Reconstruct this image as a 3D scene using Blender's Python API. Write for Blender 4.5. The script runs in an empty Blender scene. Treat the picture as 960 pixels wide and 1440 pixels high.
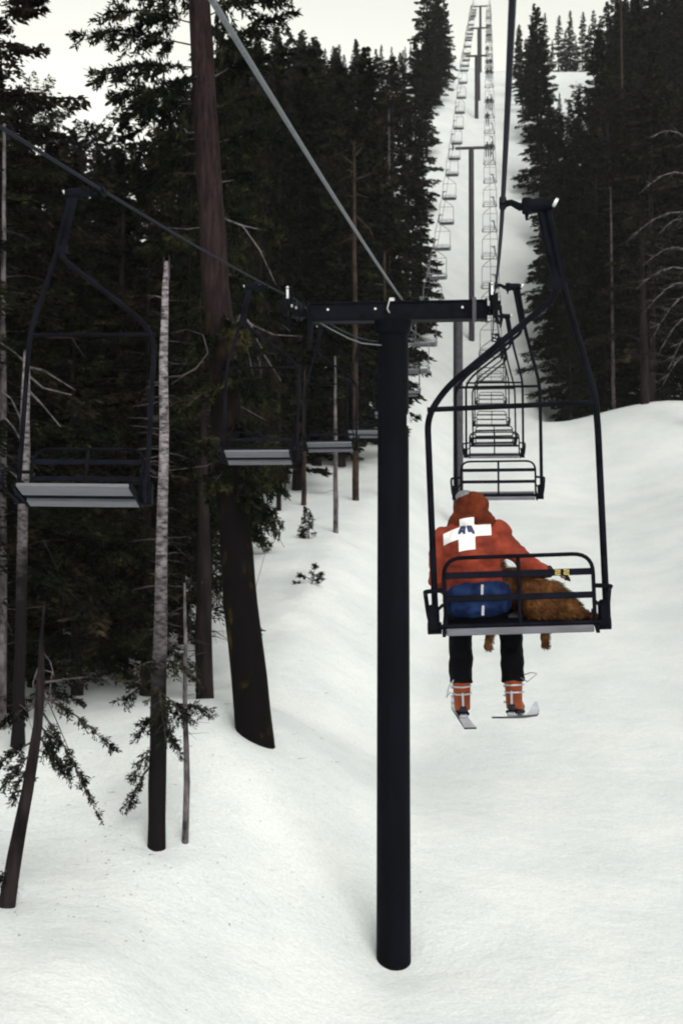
import bpy, math, random
import numpy as np
from mathutils import Vector, Matrix, Euler, noise
from mathutils.bvhtree import BVHTree

scene = bpy.context.scene
C = scene.collection
rad = math.radians
PI = math.pi

# ------------------------------------------------------------------ camera
F_PX = 2000.0            # focal length in pixels of the 960 x 1440 photograph
PITCH = math.atan(50.0 / F_PX)
cam_d = bpy.data.cameras.new('camera')
cam_d.sensor_fit = 'VERTICAL'
cam_d.sensor_height = 36
cam_d.sensor_width = 24
cam_d.lens = 50
cam_d.clip_start = 0.05
cam_d.clip_end = 3000
cam_d.dof.use_dof = True
cam_d.dof.focus_distance = 13.0
cam_d.dof.aperture_fstop = 4.0
cam = bpy.data.objects.new('camera', cam_d)
C.objects.link(cam)
cam.location = (0, 0, 0)
cam.rotation_euler = (PI / 2 + PITCH, 0, 0)
scene.camera = cam
scene.render.resolution_x = 682
scene.render.resolution_y = 1024

# ------------------------------------------------------------------ light
SUN_EL, SUN_AZ = rad(42), rad(160)      # azimuth clockwise from +Y
w = bpy.data.worlds.new("World")
scene.world = w
w.use_nodes = True
nt = w.node_tree
nt.nodes.clear()
sky = nt.nodes.new('ShaderNodeTexSky')
sky.sky_type = 'NISHITA'
sky.sun_disc = False
sky.sun_elevation = SUN_EL
sky.sun_rotation = SUN_AZ
sky.altitude = 2200
sky.air_density = 1.0
sky.dust_density = 5.0
sky.ozone_density = 1.0
hsv = nt.nodes.new('ShaderNodeHueSaturation')
hsv.inputs['Saturation'].default_value = 0.10
bg = nt.nodes.new('ShaderNodeBackground')
bg.inputs['Strength'].default_value = 0.15
wo = nt.nodes.new('ShaderNodeOutputWorld')
nt.links.new(sky.outputs[0], hsv.inputs['Color'])
tint = nt.nodes.new('ShaderNodeMix')
tint.data_type = 'RGBA'; tint.blend_type = 'MULTIPLY'; tint.inputs['Factor'].default_value = 1.0
tint.inputs['B'].default_value = (1.0, .985, .865, 1)      # thin bright overcast, a little cream
for so_ in tint.inputs:
    if so_.name == 'B' and so_.type == 'RGBA': so_.default_value = (1.0, .985, .865, 1)
ai = [q for q in tint.inputs if q.name == 'A' and q.type == 'RGBA'][0]
oo = [q for q in tint.outputs if q.type == 'RGBA'][0]
nt.links.new(hsv.outputs[0], ai)
nt.links.new(oo, bg.inputs['Color'])
nt.links.new(bg.outputs[0], wo.inputs['Surface'])
sun_d = bpy.data.lights.new('sun', 'SUN')
sun_d.energy = 0.65
sun_d.angle = rad(30)
sun_d.color = (1.0, 0.97, 0.90)
sun = bpy.data.objects.new('sun', sun_d)
C.objects.link(sun)
sd = Vector((math.sin(SUN_AZ) * math.cos(SUN_EL), math.cos(SUN_AZ) * math.cos(SUN_EL), math.sin(SUN_EL)))
sun.rotation_euler = (-sd).to_track_quat('-Z', 'Y').to_euler()
vs = scene.view_settings
vs.view_transform = 'Standard'
vs.look = 'None'
vs.gamma = 1
vs.exposure = 0.86
scene.cycles.filter_width = 2.0
scene.cycles.max_bounces = 6
scene.cycles.diffuse_bounces = 3
scene.cycles.glossy_bounces = 2

# ------------------------------------------------------------------ helpers
def at(px, py, Y):
    """world point seen at photo pixel (px, py) at distance Y"""
    return Vector(((px - 480) / F_PX * Y, Y, (770 - py) / F_PX * Y))

class MB:
    def __init__(s):
        s.v = []; s.f = []; s.m = []
    def add(s, vs_, fs_, mi=0):
        b = len(s.v)
        s.v += [tuple(p) for p in vs_]
        s.f += [tuple(b + i for i in f) for f in fs_]
        s.m += [mi] * len(fs_)
    def tube(s, pts, r, n=8, caps=True, mi=0, up=None):
        pts = [Vector(p) for p in pts]
        k = len(pts)
        rs = r if isinstance(r, (list, tuple)) else [r] * k
        vs_ = []
        prev = None
        for i in range(k):
            d = (pts[min(i + 1, k - 1)] - pts[max(i - 1, 0)])
            if d.length < 1e-9: d = Vector((0, 0, 1))
            d.normalize()
            if prev is None:
                u = Vector(up) if up else (Vector((0, 0, 1)) if abs(d.z) < .9 else Vector((0, 1, 0)))
                a = d.cross(u); a.normalize()
            else:
                a = prev - d * prev.dot(d); a.normalize()
            prev = a
            b_ = d.cross(a)
            rr = rs[i]
            ra, rb = rr if isinstance(rr, (list, tuple)) else (rr, rr)
            for j in range(n):
                t = 2 * PI * j / n
                vs_.append(pts[i] + a * (ra * math.cos(t)) + b_ * (rb * math.sin(t)))
        fs_ = []
        for i in range(k - 1):
            for j in range(n):
                fs_.append((i * n + j, i * n + (j + 1) % n, (i + 1) * n + (j + 1) % n, (i + 1) * n + j))
        if caps:
            fs_.append(tuple(range(n))[::-1])
            fs_.append(tuple((k - 1) * n + j for j in range(n)))
        s.add(vs_, fs_, mi)
        return s
    def box(s, c, size, rot=None, bev=0.0, mi=0):
        c = Vector(c); hx, hy, hz = [q / 2 for q in size]
        R_ = rot.to_matrix() if rot else Matrix.Identity(3)
        b = min(bev, hx * .9, hy * .9, hz * .9)
        if b <= 0:
            vs_ = [c + R_ @ Vector((sx * hx, sy * hy, sz * hz)) for sz in (-1, 1) for sy in (-1, 1) for sx in (-1, 1)]
            s.add(vs_, [(0, 2, 3, 1), (4, 5, 7, 6), (0, 1, 5, 4), (2, 6, 7, 3), (0, 4, 6, 2), (1, 3, 7, 5)], mi)
            return s
        rings = []
        for zz, ins in ((-hz, b), (-hz + b, 0), (hz - b, 0), (hz, b)):
            x, y = hx - ins, hy - ins
            q = b if ins == 0 else b * .3
            rings.append([(-x + q, -y, zz), (x - q, -y, zz), (x, -y + q, zz), (x, y - q, zz), (x - q, y, zz), (-x + q, y, zz), (-x, y - q, zz), (-x, -y + q, zz)])
        vs_ = [c + R_ @ Vector(p) for r_ in rings for p in r_]
        fs_ = [tuple(range(8))[::-1], tuple(range(24, 32))]
        for i in range(3):
            for j in range(8):
                fs_.append((i * 8 + j, i * 8 + (j + 1) % 8, (i + 1) * 8 + (j + 1) % 8, (i + 1) * 8 + j))
        s.add(vs_, fs_, mi)
        return s
    def ball(s, c, r, nu=16, nv=10, rot=None, mi=0):
        c = Vector(c); R_ = rot.to_matrix() if rot else Matrix.Identity(3)
        r = r if isinstance(r, (list, tuple)) else (r, r, r)
        vs_ = [c + R_ @ Vector((0, 0, -r[2]))]
        for i in range(1, nv):
            ph = -PI / 2 + PI * i / nv
            for j in range(nu):
                th = 2 * PI * j / nu
                vs_.append(c + R_ @ Vector((r[0] * math.cos(ph) * math.cos(th), r[1] * math.cos(ph) * math.sin(th), r[2] * math.sin(ph))))
        vs_.append(c + R_ @ Vector((0, 0, r[2])))
        fs_ = []
        for j in range(nu):
            fs_.append((0, 1 + (j + 1) % nu, 1 + j))
            L = 1 + (nv - 2) * nu
            fs_.append((L + j, L + (j + 1) % nu, len(vs_) - 1))
        for i in range(nv - 2):
            for j in range(nu):
                a = 1 + i * nu
                fs_.append((a + j, a + (j + 1) % nu, a + nu + (j + 1) % nu, a + nu + j))
        s.add(vs_, fs_, mi)
        return s
    def mesh(s, name, mats, smooth=True):
        me = bpy.data.meshes.new(name)
        me.from_pydata([tuple(p) for p in s.v], [], s.f)
        for m_ in (mats if isinstance(mats, (list, tuple)) else [mats]):
            me.materials.append(m_)
        if any(s.m): me.polygons.foreach_set('material_index', s.m)
        me.polygons.foreach_set('use_smooth', [smooth] * len(me.polygons))
        if smooth:
            try: me.set_sharp_from_angle(angle=rad(42))
            except Exception: pass
        me.update()
        return me
    def build(s, name, mats, parent=None, smooth=True):
        return link(name, s.mesh(name, mats, smooth), parent)

def link(name, data, parent=None):
    o = bpy.data.objects.new(name, data)
    C.objects.link(o)
    if parent: o.parent = parent
    return o

def tag(o, label=None, cat=None, group=None, kind=None):
    if label: o['label'] = label
    if cat: o['category'] = cat
    if group: o['group'] = group
    if kind: o['kind'] = kind
    return o

def empty(name, loc=(0, 0, 0), rot=(0, 0, 0)):
    o = bpy.data.objects.new(name, None)
    o.empty_display_size = .2
    C.objects.link(o)
    o.location = loc; o.rotation_euler = rot
    return o

def copy_tree(o, parent=None):
    c = o.copy(); C.objects.link(c)
    if parent: c.parent = parent
    for ch in list(o.children): copy_tree(ch, c)
    return c

def fuse(mb, voxel=.014, smooth=4, amp=0.0, freq=8.0, seed=0, stretch=(1, 1, 1)):
    """merge overlapping closed shapes into one continuous skin"""
    me = mb.mesh('tmp', [])
    o = link('tmp', me)
    r = o.modifiers.new('r', 'REMESH'); r.mode = 'VOXEL'; r.voxel_size = voxel
    sm = o.modifiers.new('s', 'SMOOTH'); sm.iterations = smooth; sm.factor = .6
    dg = bpy.context.evaluated_depsgraph_get()
    out = bpy.data.meshes.new_from_object(o.evaluated_get(dg))
    bpy.data.objects.remove(o); bpy.data.meshes.remove(me)
    if amp:
        ns = [v.normal.copy() for v in out.vertices]
        for v, n_ in zip(out.vertices, ns):
            p = Vector((v.co.x * freq * stretch[0], v.co.y * freq * stretch[1], v.co.z * freq * stretch[2] + seed))
            v.co += n_ * (noise.noise(p) * amp + noise.noise(p * 2.3) * amp * .5)
    out.polygons.foreach_set('use_smooth', [True] * len(out.polygons))
    out.update()
    return out

def setmats(me, mats):
    me.materials.clear()
    for m_ in (mats if isinstance(mats, (list, tuple)) else [mats]): me.materials.append(m_)
    return me

# ------------------------------------------------------------------ materials
def mat(name, col, rough=.6, metal=0.0, var=0.0, vscale=5.0, col2=None, bump=0.0, bscale=40.0, spec=None, stretch=None, sheen=0.0, ramp=(.38, .62)):
    m_ = bpy.data.materials.new(name); m_.use_nodes = True
    t = m_.node_tree; b = t.nodes['Principled BSDF']
    b.inputs['Roughness'].default_value = rough
    b.inputs['Metallic'].default_value = metal
    if spec is not None: b.inputs['Specular IOR Level'].default_value = spec
    if spec is None and max(col) < .08: b.inputs['Specular IOR Level'].default_value = .06
    if sheen: b.inputs['Sheen Weight'].default_value = sheen
    col = tuple(col) + (1,)
    tc = t.nodes.new('ShaderNodeTexCoord')
    src = tc.outputs['Object']
    if stretch:
        mp = t.nodes.new('ShaderNodeMapping'); mp.inputs['Scale'].default_value = stretch
        t.links.new(src, mp.inputs[0]); src = mp.outputs[0]
    if var or col2:
        n_ = t.nodes.new('ShaderNodeTexNoise'); n_.inputs['Scale'].default_value = vscale
        n_.inputs['Detail'].default_value = 6; n_.inputs['Roughness'].default_value = .6
        t.links.new(src, n_.inputs['Vector'])
        r = t.nodes.new('ShaderNodeValToRGB')
        r.color_ramp.elements[0].position, r.color_ramp.elements[1].position = ramp
        if col2:
            c2 = tuple(col2) + (1,)
            c1 = col
        else:
            c1 = tuple(c * (1 - var) for c in col[:3]) + (1,); c2 = tuple(min(1, c * (1 + var)) for c in col[:3]) + (1,)
        r.color_ramp.elements[0].color = c1; r.color_ramp.elements[1].color = c2
        t.links.new(n_.outputs['Fac'], r.inputs['Fac'])
        t.links.new(r.outputs['Color'], b.inputs['Base Color'])
    else:
        b.inputs['Base Color'].default_value = col
    if bump:
        n2 = t.nodes.new('ShaderNodeTexNoise'); n2.inputs['Scale'].default_value = bscale; n2.inputs['Detail'].default_value = 5
        t.links.new(src, n2.inputs['Vector'])
        bu = t.nodes.new('ShaderNodeBump'); bu.inputs['Strength'].default_value = bump; bu.inputs['Distance'].default_value = .02
        t.links.new(n2.outputs['Fac'], bu.inputs['Height'])
        t.links.new(bu.outputs[0], b.inputs['Normal'])
    return m_

M = {}
def snowmat():
    m_ = mat('snow', (.66, .70, .735), .7, col2=(.73, .765, .785), vscale=.35, spec=.2)
    t = m_.node_tree; b = t.nodes['Principled BSDF']; src = b.inputs['Base Color'].links[0].from_socket
    tc = t.nodes.new('ShaderNodeTexCoord')
    def nz(sc, det=4):
        n_ = t.nodes.new('ShaderNodeTexNoise'); n_.inputs['Scale'].default_value = sc; n_.inputs['Detail'].default_value = det; n_.inputs['Roughness'].default_value = .65
        t.links.new(tc.outputs['Object'], n_.inputs['Vector']); return n_.outputs['Fac']
    # crusty grain: fine mottling of the old snow
    mr = t.nodes.new('ShaderNodeMapRange'); mr.inputs['From Min'].default_value = .3; mr.inputs['From Max'].default_value = .7; mr.inputs['To Min'].default_value = .90; mr.inputs['To Max'].default_value = 1.06
    t.links.new(nz(16, 3), mr.inputs['Value'])
    mx = t.nodes.new('ShaderNodeMixRGB'); mx.blend_type = 'MULTIPLY'; mx.inputs['Fac'].default_value = 1
    t.links.new(src, mx.inputs['Color1']); t.links.new(mr.outputs[0], mx.inputs['Color2']); t.links.new(mx.outputs[0], b.inputs['Base Color'])
    b1 = t.nodes.new('ShaderNodeBump'); b1.inputs['Strength'].default_value = .5; b1.inputs['Distance'].default_value = .12; t.links.new(nz(1.7, 5), b1.inputs['Height'])
    b2 = t.nodes.new('ShaderNodeBump'); b2.inputs['Strength'].default_value = .45; b2.inputs['Distance'].default_value = .03; t.links.new(nz(11, 4), b2.inputs['Height'])
    t.links.new(b1.outputs[0], b2.inputs['Normal']); t.links.new(b2.outputs[0], b.inputs['Normal'])
    return m_
M['snow'] = snowmat()
M['steel'] = mat('dark_painted_steel', (.0045, .0048, .0085), .6, var=.4, vscale=6, bump=.05, bscale=60, spec=.03)
M['pole'] = mat('black_painted_pole', (.0016, .0019, .0045), .7, var=.4, vscale=3, stretch=(1, 1, .25), bump=.06, bscale=50, spec=.06)
M['farsteel'] = mat('galvanised_grey_steel', (.06, .058, .07), .6, var=.2, vscale=4, spec=.3)
M['rope'] = mat('steel_rope', (.010, .012, .022), .7, var=.3, vscale=50, spec=.08)
M['cable'] = mat('pale_cable', (.13, .14, .16), .6, var=.15, vscale=20, spec=.2)
M['rubber'] = mat('black_rubber', (.006, .006, .008), .7, var=.2)
M['board'] = mat('weathered_seat_board', (.12, .12, .15), .6, var=.18, vscale=4, stretch=(1, 9, 9), bump=.1)
M['slat'] = mat('dark_back_slat', (.005, .0055, .011), .7, var=.3, vscale=7, spec=.05)
M['yellow'] = mat('yellow_number', (.55, .42, .12), .6, var=.2)
M['bolt'] = mat('bright_bolt', (.55, .57, .6), .4, metal=.6, var=.1)
M['jacket'] = mat('rust_red_nylon', (.14, .020, .011), .7, col2=(.26, .042, .022), vscale=6, bump=.45, bscale=14, spec=.15)
M['hood'] = mat('rust_brown_hood', (.050, .011, .006), .85, col2=(.13, .026, .011), vscale=9, bump=.5, bscale=30)
M['white'] = mat('white_cloth', (.80, .78, .79), .7, var=.05, vscale=12, bump=.1)
M['strapgrey'] = mat('grey_webbing', (.34, .34, .40), .8, var=.1)
M['navy'] = mat('navy_lettering', (.02, .028, .10), .7, var=.1)
M['pack'] = mat('blue_nylon_pack', (.004, .009, .038), .65, col2=(.013, .030, .100), vscale=9, bump=.4, bscale=22)
M['trouser'] = mat('black_ski_trousers', (.0022, .0022, .004), .8, var=.3, vscale=8, bump=.2, bscale=18, spec=.08)
M['boot'] = mat('orange_boot_shell', (.20, .038, .006), .5, spec=.2, var=.2, vscale=9)
M['buckle'] = mat('silver_buckle', (.34, .34, .40), .35, metal=.6, var=.1)
M['skin'] = mat('skin', (.45, .24, .17), .5, var=.08, vscale=14)
M['beanie'] = mat('grey_wool_hat', (.16, .17, .18), .9, var=.25, vscale=40, bump=.5, bscale=90)
M['glove'] = mat('dark_brown_glove', (.030, .018, .014), .6, var=.3, vscale=14, bump=.2)
M['ski'] = mat('pale_ski_top', (.50, .53, .60), .3, var=.12, vscale=6)
M['skiedge'] = mat('black_ski_base', (.02, .02, .03), .4, var=.1)
M['fur'] = mat('ginger_brown_fur', (.040, .017, .008), .95, col2=(.24, .105, .042), vscale=6.5, bump=.6, bscale=60, ramp=(.35, .68))
M['dark_cloth'] = mat('dark_ski_clothes', (.02, .02, .035), .7, var=.5, vscale=4)
M['bark'] = mat('dark_conifer_bark', (.006, .005, .006), .95, col2=(.022, .017, .017), vscale=5, stretch=(1, 1, .2), bump=.9, bscale=12)
M['redbark'] = mat('reddish_pine_bark', (.012, .009, .009), .95, col2=(.042, .029, .027), vscale=4, stretch=(1, 1, .3), bump=.9, bscale=10)
M['greybark'] = mat('silver_dead_wood', (.030, .027, .031), .9, col2=(.15, .135, .145), vscale=6, stretch=(1, 1, .5), bump=.8, bscale=14)
M['dead'] = mat('bare_grey_twig', (.060, .050, .053), .95, var=.5, vscale=3)
M['orangewood'] = mat('orange_brown_wood', (.032, .021, .018), .95, var=.5, vscale=3)
def mossmat():
    m_ = mat('mossy_bark', (.004, .0032, .0038), .95, col2=(.045, .034, .006), vscale=2.6, stretch=(1, 1, .5), bump=.9, bscale=12, ramp=(.60, .72))
    t = m_.node_tree; b = t.nodes['Principled BSDF']; src = b.inputs['Base Color'].links[0].from_socket
    tc = t.nodes.new('ShaderNodeTexCoord'); sx = t.nodes.new('ShaderNodeSeparateXYZ'); t.links.new(tc.outputs['Object'], sx.inputs[0])
    nz = t.nodes.new('ShaderNodeTexNoise'); nz.inputs['Scale'].default_value = 1.1; nz.inputs['Detail'].default_value = 6
    t.links.new(tc.outputs['Object'], nz.inputs['Vector'])
    ad = t.nodes.new('ShaderNodeMath'); ad.operation = 'MULTIPLY_ADD'; ad.inputs[1].default_value = 7; t.links.new(nz.outputs['Fac'], ad.inputs[0]); t.links.new(sx.outputs['Z'], ad.inputs[2])
    mr = t.nodes.new('ShaderNodeMapRange'); mr.inputs['From Min'].default_value = 9.5; mr.inputs['From Max'].default_value = 15; t.links.new(ad.outputs[0], mr.inputs['Value'])
    mx = t.nodes.new('ShaderNodeMixRGB'); t.links.new(mr.outputs[0], mx.inputs['Fac']); t.links.new(src, mx.inputs['Color1'])
    n2 = t.nodes.new('ShaderNodeTexNoise'); n2.inputs['Scale'].default_value = 13; n2.inputs['Detail'].default_value = 9; n2.inputs['Roughness'].default_value = .75
    mp = t.nodes.new('ShaderNodeMapping'); mp.inputs['Scale'].default_value = (1, 1, .15); t.links.new(tc.outputs['Object'], mp.inputs[0]); t.links.new(mp.outputs[0], n2.inputs['Vector'])
    r = t.nodes.new('ShaderNodeValToRGB'); r.color_ramp.elements[0].position = .35; r.color_ramp.elements[1].position = .65
    r.color_ramp.elements[0].color = (.004, .003, .0035, 1); r.color_ramp.elements[1].color = (.034, .022, .023, 1)
    t.links.new(n2.outputs['Fac'], r.inputs['Fac']); t.links.new(r.outputs[0], mx.inputs['Color2']); t.links.new(mx.outputs[0], b.inputs['Base Color'])
    return m_
M['moss'] = mossmat()
def snagmat(name, zlo, zhi):
    # bleached and barkless above, still in dark bark below
    m_ = mat(name, (.045, .040, .045), .9, col2=(.27, .245, .265), vscale=7, stretch=(.8, .8, 2.2), bump=.8, bscale=14)
    t = m_.node_tree; b = t.nodes['Principled BSDF']; src = b.inputs['Base Color'].links[0].from_socket
    tc = t.nodes.new('ShaderNodeTexCoord'); sx = t.nodes.new('ShaderNodeSeparateXYZ'); t.links.new(tc.outputs['Object'], sx.inputs[0])
    nz = t.nodes.new('ShaderNodeTexNoise'); nz.inputs['Scale'].default_value = 2.2; nz.inputs['Detail'].default_value = 6; t.links.new(tc.outputs['Object'], nz.inputs['Vector'])
    ad = t.nodes.new('ShaderNodeMath'); ad.operation = 'MULTIPLY_ADD'; ad.inputs[1].default_value = 4; t.links.new(nz.outputs['Fac'], ad.inputs[0]); t.links.new(sx.outputs['Z'], ad.inputs[2])
    mr = t.nodes.new('ShaderNodeMapRange'); mr.inputs['From Min'].default_value = zlo + 2; mr.inputs['From Max'].default_value = zhi + 2; t.links.new(ad.outputs[0], mr.inputs['Value'])
    mx = t.nodes.new('ShaderNodeMixRGB'); t.links.new(mr.outputs[0], mx.inputs['Fac']); t.links.new(src, mx.inputs['Color2']); mx.inputs['Color1'].default_value = (.007, .006, .007, 1)
    t.links.new(mx.outputs[0], b.inputs['Base Color'])
    return m_
M['snag'] = snagmat('half_barked_dead_wood', 2.5, 7.5)
def leafmat(name, a, b_, c_):
    m_ = bpy.data.materials.new(name); m_.use_nodes = True
    t = m_.node_tree; b = t.nodes['Principled BSDF']
    b.inputs['Roughness'].default_value = .75
    b.inputs['Specular IOR Level'].default_value = .03
    tc = t.nodes.new('ShaderNodeTexCoord')
    n_ = t.nodes.new('ShaderNodeTexNoise'); n_.inputs['Scale'].default_value = 1.7; n_.inputs['Detail'].default_value = 7; n_.inputs['Roughness'].default_value = .7
    t.links.new(tc.outputs['Object'], n_.inputs['Vector'])
    r = t.nodes.new('ShaderNodeValToRGB'); e = r.color_ramp.elements
    e[0].position = .42; e[0].color = (*a, 1)
    e[1].position = .68; e[1].color = (*c_, 1)
    k = e.new(.54); k.color = (*b_, 1)
    t.links.new(n_.outputs['Fac'], r.inputs['Fac'])
    oi = t.nodes.new('ShaderNodeObjectInfo')
    h = t.nodes.new('ShaderNodeHueSaturation')
    mr = t.nodes.new('ShaderNodeMapRange')
    mr.inputs['To Min'].default_value = .45; mr.inputs['To Max'].default_value = 1.7
    t.links.new(oi.outputs['Random'], mr.inputs['Value'])
    t.links.new(mr.outputs[0], h.inputs['Value'])
    t.links.new(r.outputs['Color'], h.inputs['Color'])
    t.links.new(h.outputs['Color'], b.inputs['Base Color'])
    return m_
M['leaf'] = leafmat('fir_needles', (.0018, .0026, .0020), (.0070, .0085, .0045), (.038, .036, .015))
M['leafb'] = leafmat('brownish_needles', (.0028, .0028, .0024), (.010, .0090, .0058), (.050, .036, .023))

# ------------------------------------------------------------------ terrain
PY = [-60, -20, 0, 14, 26.6, 50, 82, 110, 146, 180, 212, 263, 320, 350, 420, 700]
PZ = [-19, -13.4, -11, -9.4, -7.78, -3.7, 1.35, 9.0, 21.3, 43, 64.4, 83.2, 107.7, 116, 108, 60]
def _tang(xs, ys):
    d = [(ys[i + 1] - ys[i]) / (xs[i + 1] - xs[i]) for i in range(len(xs) - 1)]
    t = [d[0]]
    for i in range(1, len(d)):
        t.append(0 if d[i - 1] * d[i] <= 0 else 2 * d[i - 1] * d[i] / (d[i - 1] + d[i]))
    return t + [d[-1]]
PT = _tang(PY, PZ)
def prof(y):
    y = min(max(y, PY[0]), PY[-1])
    i = 0
    while i < len(PY) - 2 and y > PY[i + 1]: i += 1
    h = PY[i + 1] - PY[i]; t = (y - PY[i]) / h
    return ((2 * t**3 - 3 * t**2 + 1) * PZ[i] + (t**3 - 2 * t**2 + t) * h * PT[i] + (-2 * t**3 + 3 * t**2) * PZ[i + 1] + (t**3 - t**2) * h * PT[i + 1])
def sms(t):
    t = min(max(t, 0), 1); return t * t * (3 - 2 * t)
WELLS = []          # hollows melted round trunks and the pole: x, y, radius, depth
def ground0(x, y):
    s = x - (-1.8 + .104 * y)
    z = prof(y)
    z += 2.3 * sms((-s + .2) / 5.2)
    z += 2.0 * sms((s - 7) / 10.0) * sms((150 - y) / 30)
    z -= 3.2 * sms((s - 4.5) / 4) * sms((y - 111) / 8) * sms((150 - y) / 25)
    if s < -14: z -= .50 * (-s - 14) * sms((y - 130) / 120)
    if s > 60: z -= .15 * (s - 60) * sms((y - 130) / 120)
    if abs(s) > 3.5 and y > 60:      # rougher ground under the trees
        z += noise.noise(Vector((x * .06, y * .06, 3.1))) * 1.2 * sms((abs(s) - 3.5) / 8) * sms((y - 60) / 30)
    z += noise.noise(Vector((x * .16, y * .10, 0))) * .16 * sms((60 - y) / 50 + .3)
    z += noise.noise(Vector((x * .55, y * .35, 7))) * .06
    if s < -1.5 and y < 70:
        z += noise.noise(Vector((x * .5, y * .28, 11))) * .17 * sms((-s - 1.5) / 2) + noise.noise(Vector((x * 1.3, y * .9, 5))) * .05 * sms((-s - 1.0) / 2)
    for (ax, ay, a2, aw) in ANCH:
        d2 = ((x - ax) ** 2 + (y - ay) ** 2) / a2
        if d2 < 9: z += aw * math.exp(-d2)
    return z
ANCH = []
def _solve():
    pts = [(-1.8 + .104 * 26.6, 26.6, -7.42), (at(360, 1050, 32)[0], 32, at(360, 1050, 32)[2] + .45), (at(240, 1193, 27)[0], 27, at(240, 1193, 27)[2] + .15), (at(12, 1270, 24)[0], 24, at(12, 1270, 24)[2] + .12),
           (at(290, 985, 37)[0], 37, at(290, 985, 37)[2]), (at(432, 757, 60)[0], 60, at(432, 757, 60)[2]), (at(440, 822, 50)[0], 50, at(440, 822, 50)[2]), (at(100, 1000, 34)[0], 34, at(100, 1000, 34)[2]),
           (at(850, 588, 108)[0], 108, at(850, 588, 108)[2]), (at(955, 571, 108)[0], 108, at(955, 571, 108)[2]), (at(795, 604, 108)[0], 108, at(795, 604, 108)[2])]
    A = np.array([[math.exp(-((a[0] - c[0]) ** 2 + (a[1] - c[1]) ** 2) / (2 * (2.6 + c[1] * .03) ** 2)) for c in pts] for a in pts])
    e = np.array([p[2] - ground0(p[0], p[1]) for p in pts])
    wts = np.linalg.solve(A, e)
    return [(p[0], p[1], 2 * (2.6 + p[1] * .03) ** 2, float(q)) for p, q in zip(pts, wts)]
def ground(x, y):
    z = ground0(x, y)
    for (wx, wy, wr, wd) in WELLS:
        d2 = ((x - wx) ** 2 + (y - wy) ** 2) / (wr * wr)
        if d2 < 6: z -= wd * math.exp(-d2)
    return z

ANCH = _solve()
# ------------------------------------------------------------------ conifers
def conifer_arrays(rng, H, base, R, nb, nclump, clen, cwid, droop=.35, top_pow=.8, irregular=.35, up=.15, fill=1.0, shape='fir'):
    """foliage triangles + branch skeletons"""
    g = np.random.default_rng(rng.randrange(1 << 30))
    tris = []; limbs = []
    lobes = [(rng.uniform(base, H), rng.uniform(0, 2 * PI), rng.uniform(.7, 1.35)) for _ in range(7)]
    for i in range(nb):
        f = (i + rng.random()) / nb
        h = base + (H - base) * f ** .92
        q = (H - h) / (H - base)
        if shape == 'pine':
            prof_r = math.sin(min(1, q * 1.25 + .12) * PI) ** .6 * .9 + .12
        else:
            prof_r = q ** top_pow * (1.0 if q < .85 else 1 - (q - .85) * 1.8) + .03
        a = rng.uniform(0, 2 * PI)
        k = 1
        for (lh, la, ls) in lobes:
            d = abs(h - lh) / (H * .12) + abs(math.atan2(math.sin(a - la), math.cos(a - la))) / 1.1
            if d < 1: k *= 1 + (ls - 1) * (1 - d)
        L = R * prof_r * (1 + rng.uniform(-irregular, irregular)) * k
        if L < .12: L = .12
        e0 = up + .55 * (1 - q) ** 3 - .25 * q * droop
        dr = droop * (.3 + q)
        dx, dy = math.cos(a), math.sin(a)
        def sp(t):
            return (dx * L * t, dy * L * t, h + L * (e0 * t - dr * t * t * .8 + (.22 * dr) * t ** 4))
        limbs.append(([sp(0), sp(.35), sp(.7), sp(.95)], L, h))
        n = max(4, int(nclump * (.35 + .65 * L / R) * fill))
        t = g.uniform(.10, 1.0, n) ** .75
        lat = g.uniform(-1, 1, n); wdt = (.30 * L + .10) * (1.05 - t) ** .6
        off = lat * wdt
        ax = np.stack([dx * L * t, dy * L * t, h + L * (e0 * t - dr * t * t * .8 + .22 * dr * t ** 4)], 1)
        side = np.array([-dy, dx, 0.0])
        p = ax + side * off[:, None]
        p[:, 2] -= np.abs(off) * .35 + g.uniform(0, .10, n) * L * .5
        p[:, 2] += g.normal(0, .03 + .015 * L, n)
        d = np.array([dx, dy, -.25]) * g.uniform(.4, 1, n)[:, None] + side * (np.sign(lat) * g.uniform(.2, 1.0, n))[:, None] + g.normal(0, .28, (n, 3))
        d[:, 2] -= g.uniform(0, .35, n)
        d /= np.linalg.norm(d, axis=1)[:, None]
        ln = clen * g.uniform(.6, 1.3, n) * (.6 + .4 * L / R)
        wd = cwid * g.uniform(.6, 1.3, n)
        rv = g.normal(0, 1, (n, 3)); rv[:, 2] *= .5
        pr = np.cross(d, rv); pr /= (np.linalg.norm(pr, axis=1)[:, None] + 1e-9)
        b0 = p - d * (ln * .35)[:, None]
        mid = p + d * (ln * .1)[:, None]
        tip = p + d * (ln * .65)[:, None]
        tris.append(np.stack([b0, mid + pr * (wd * .5)[:, None], tip, mid - pr * (wd * .5)[:, None]], 1))
    return np.concatenate(tris), limbs

def quads_mesh(name, q, m_):
    n = len(q)
    me = bpy.data.meshes.new(name)
    me.vertices.add(n * 4); me.vertices.foreach_set('co', q.reshape(-1).astype(np.float32))
    me.loops.add(n * 4); me.loops.foreach_set('vertex_index', np.arange(n * 4, dtype=np.int32))
    me.polygons.add(n)
    me.polygons.foreach_set('loop_start', np.arange(0, n * 4, 4, dtype=np.int32))
    me.polygons.foreach_set('loop_total', np.full(n, 4, dtype=np.int32))
    me.materials.append(m_)
    me.update(calc_edges=True); me.validate()
    return me

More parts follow.
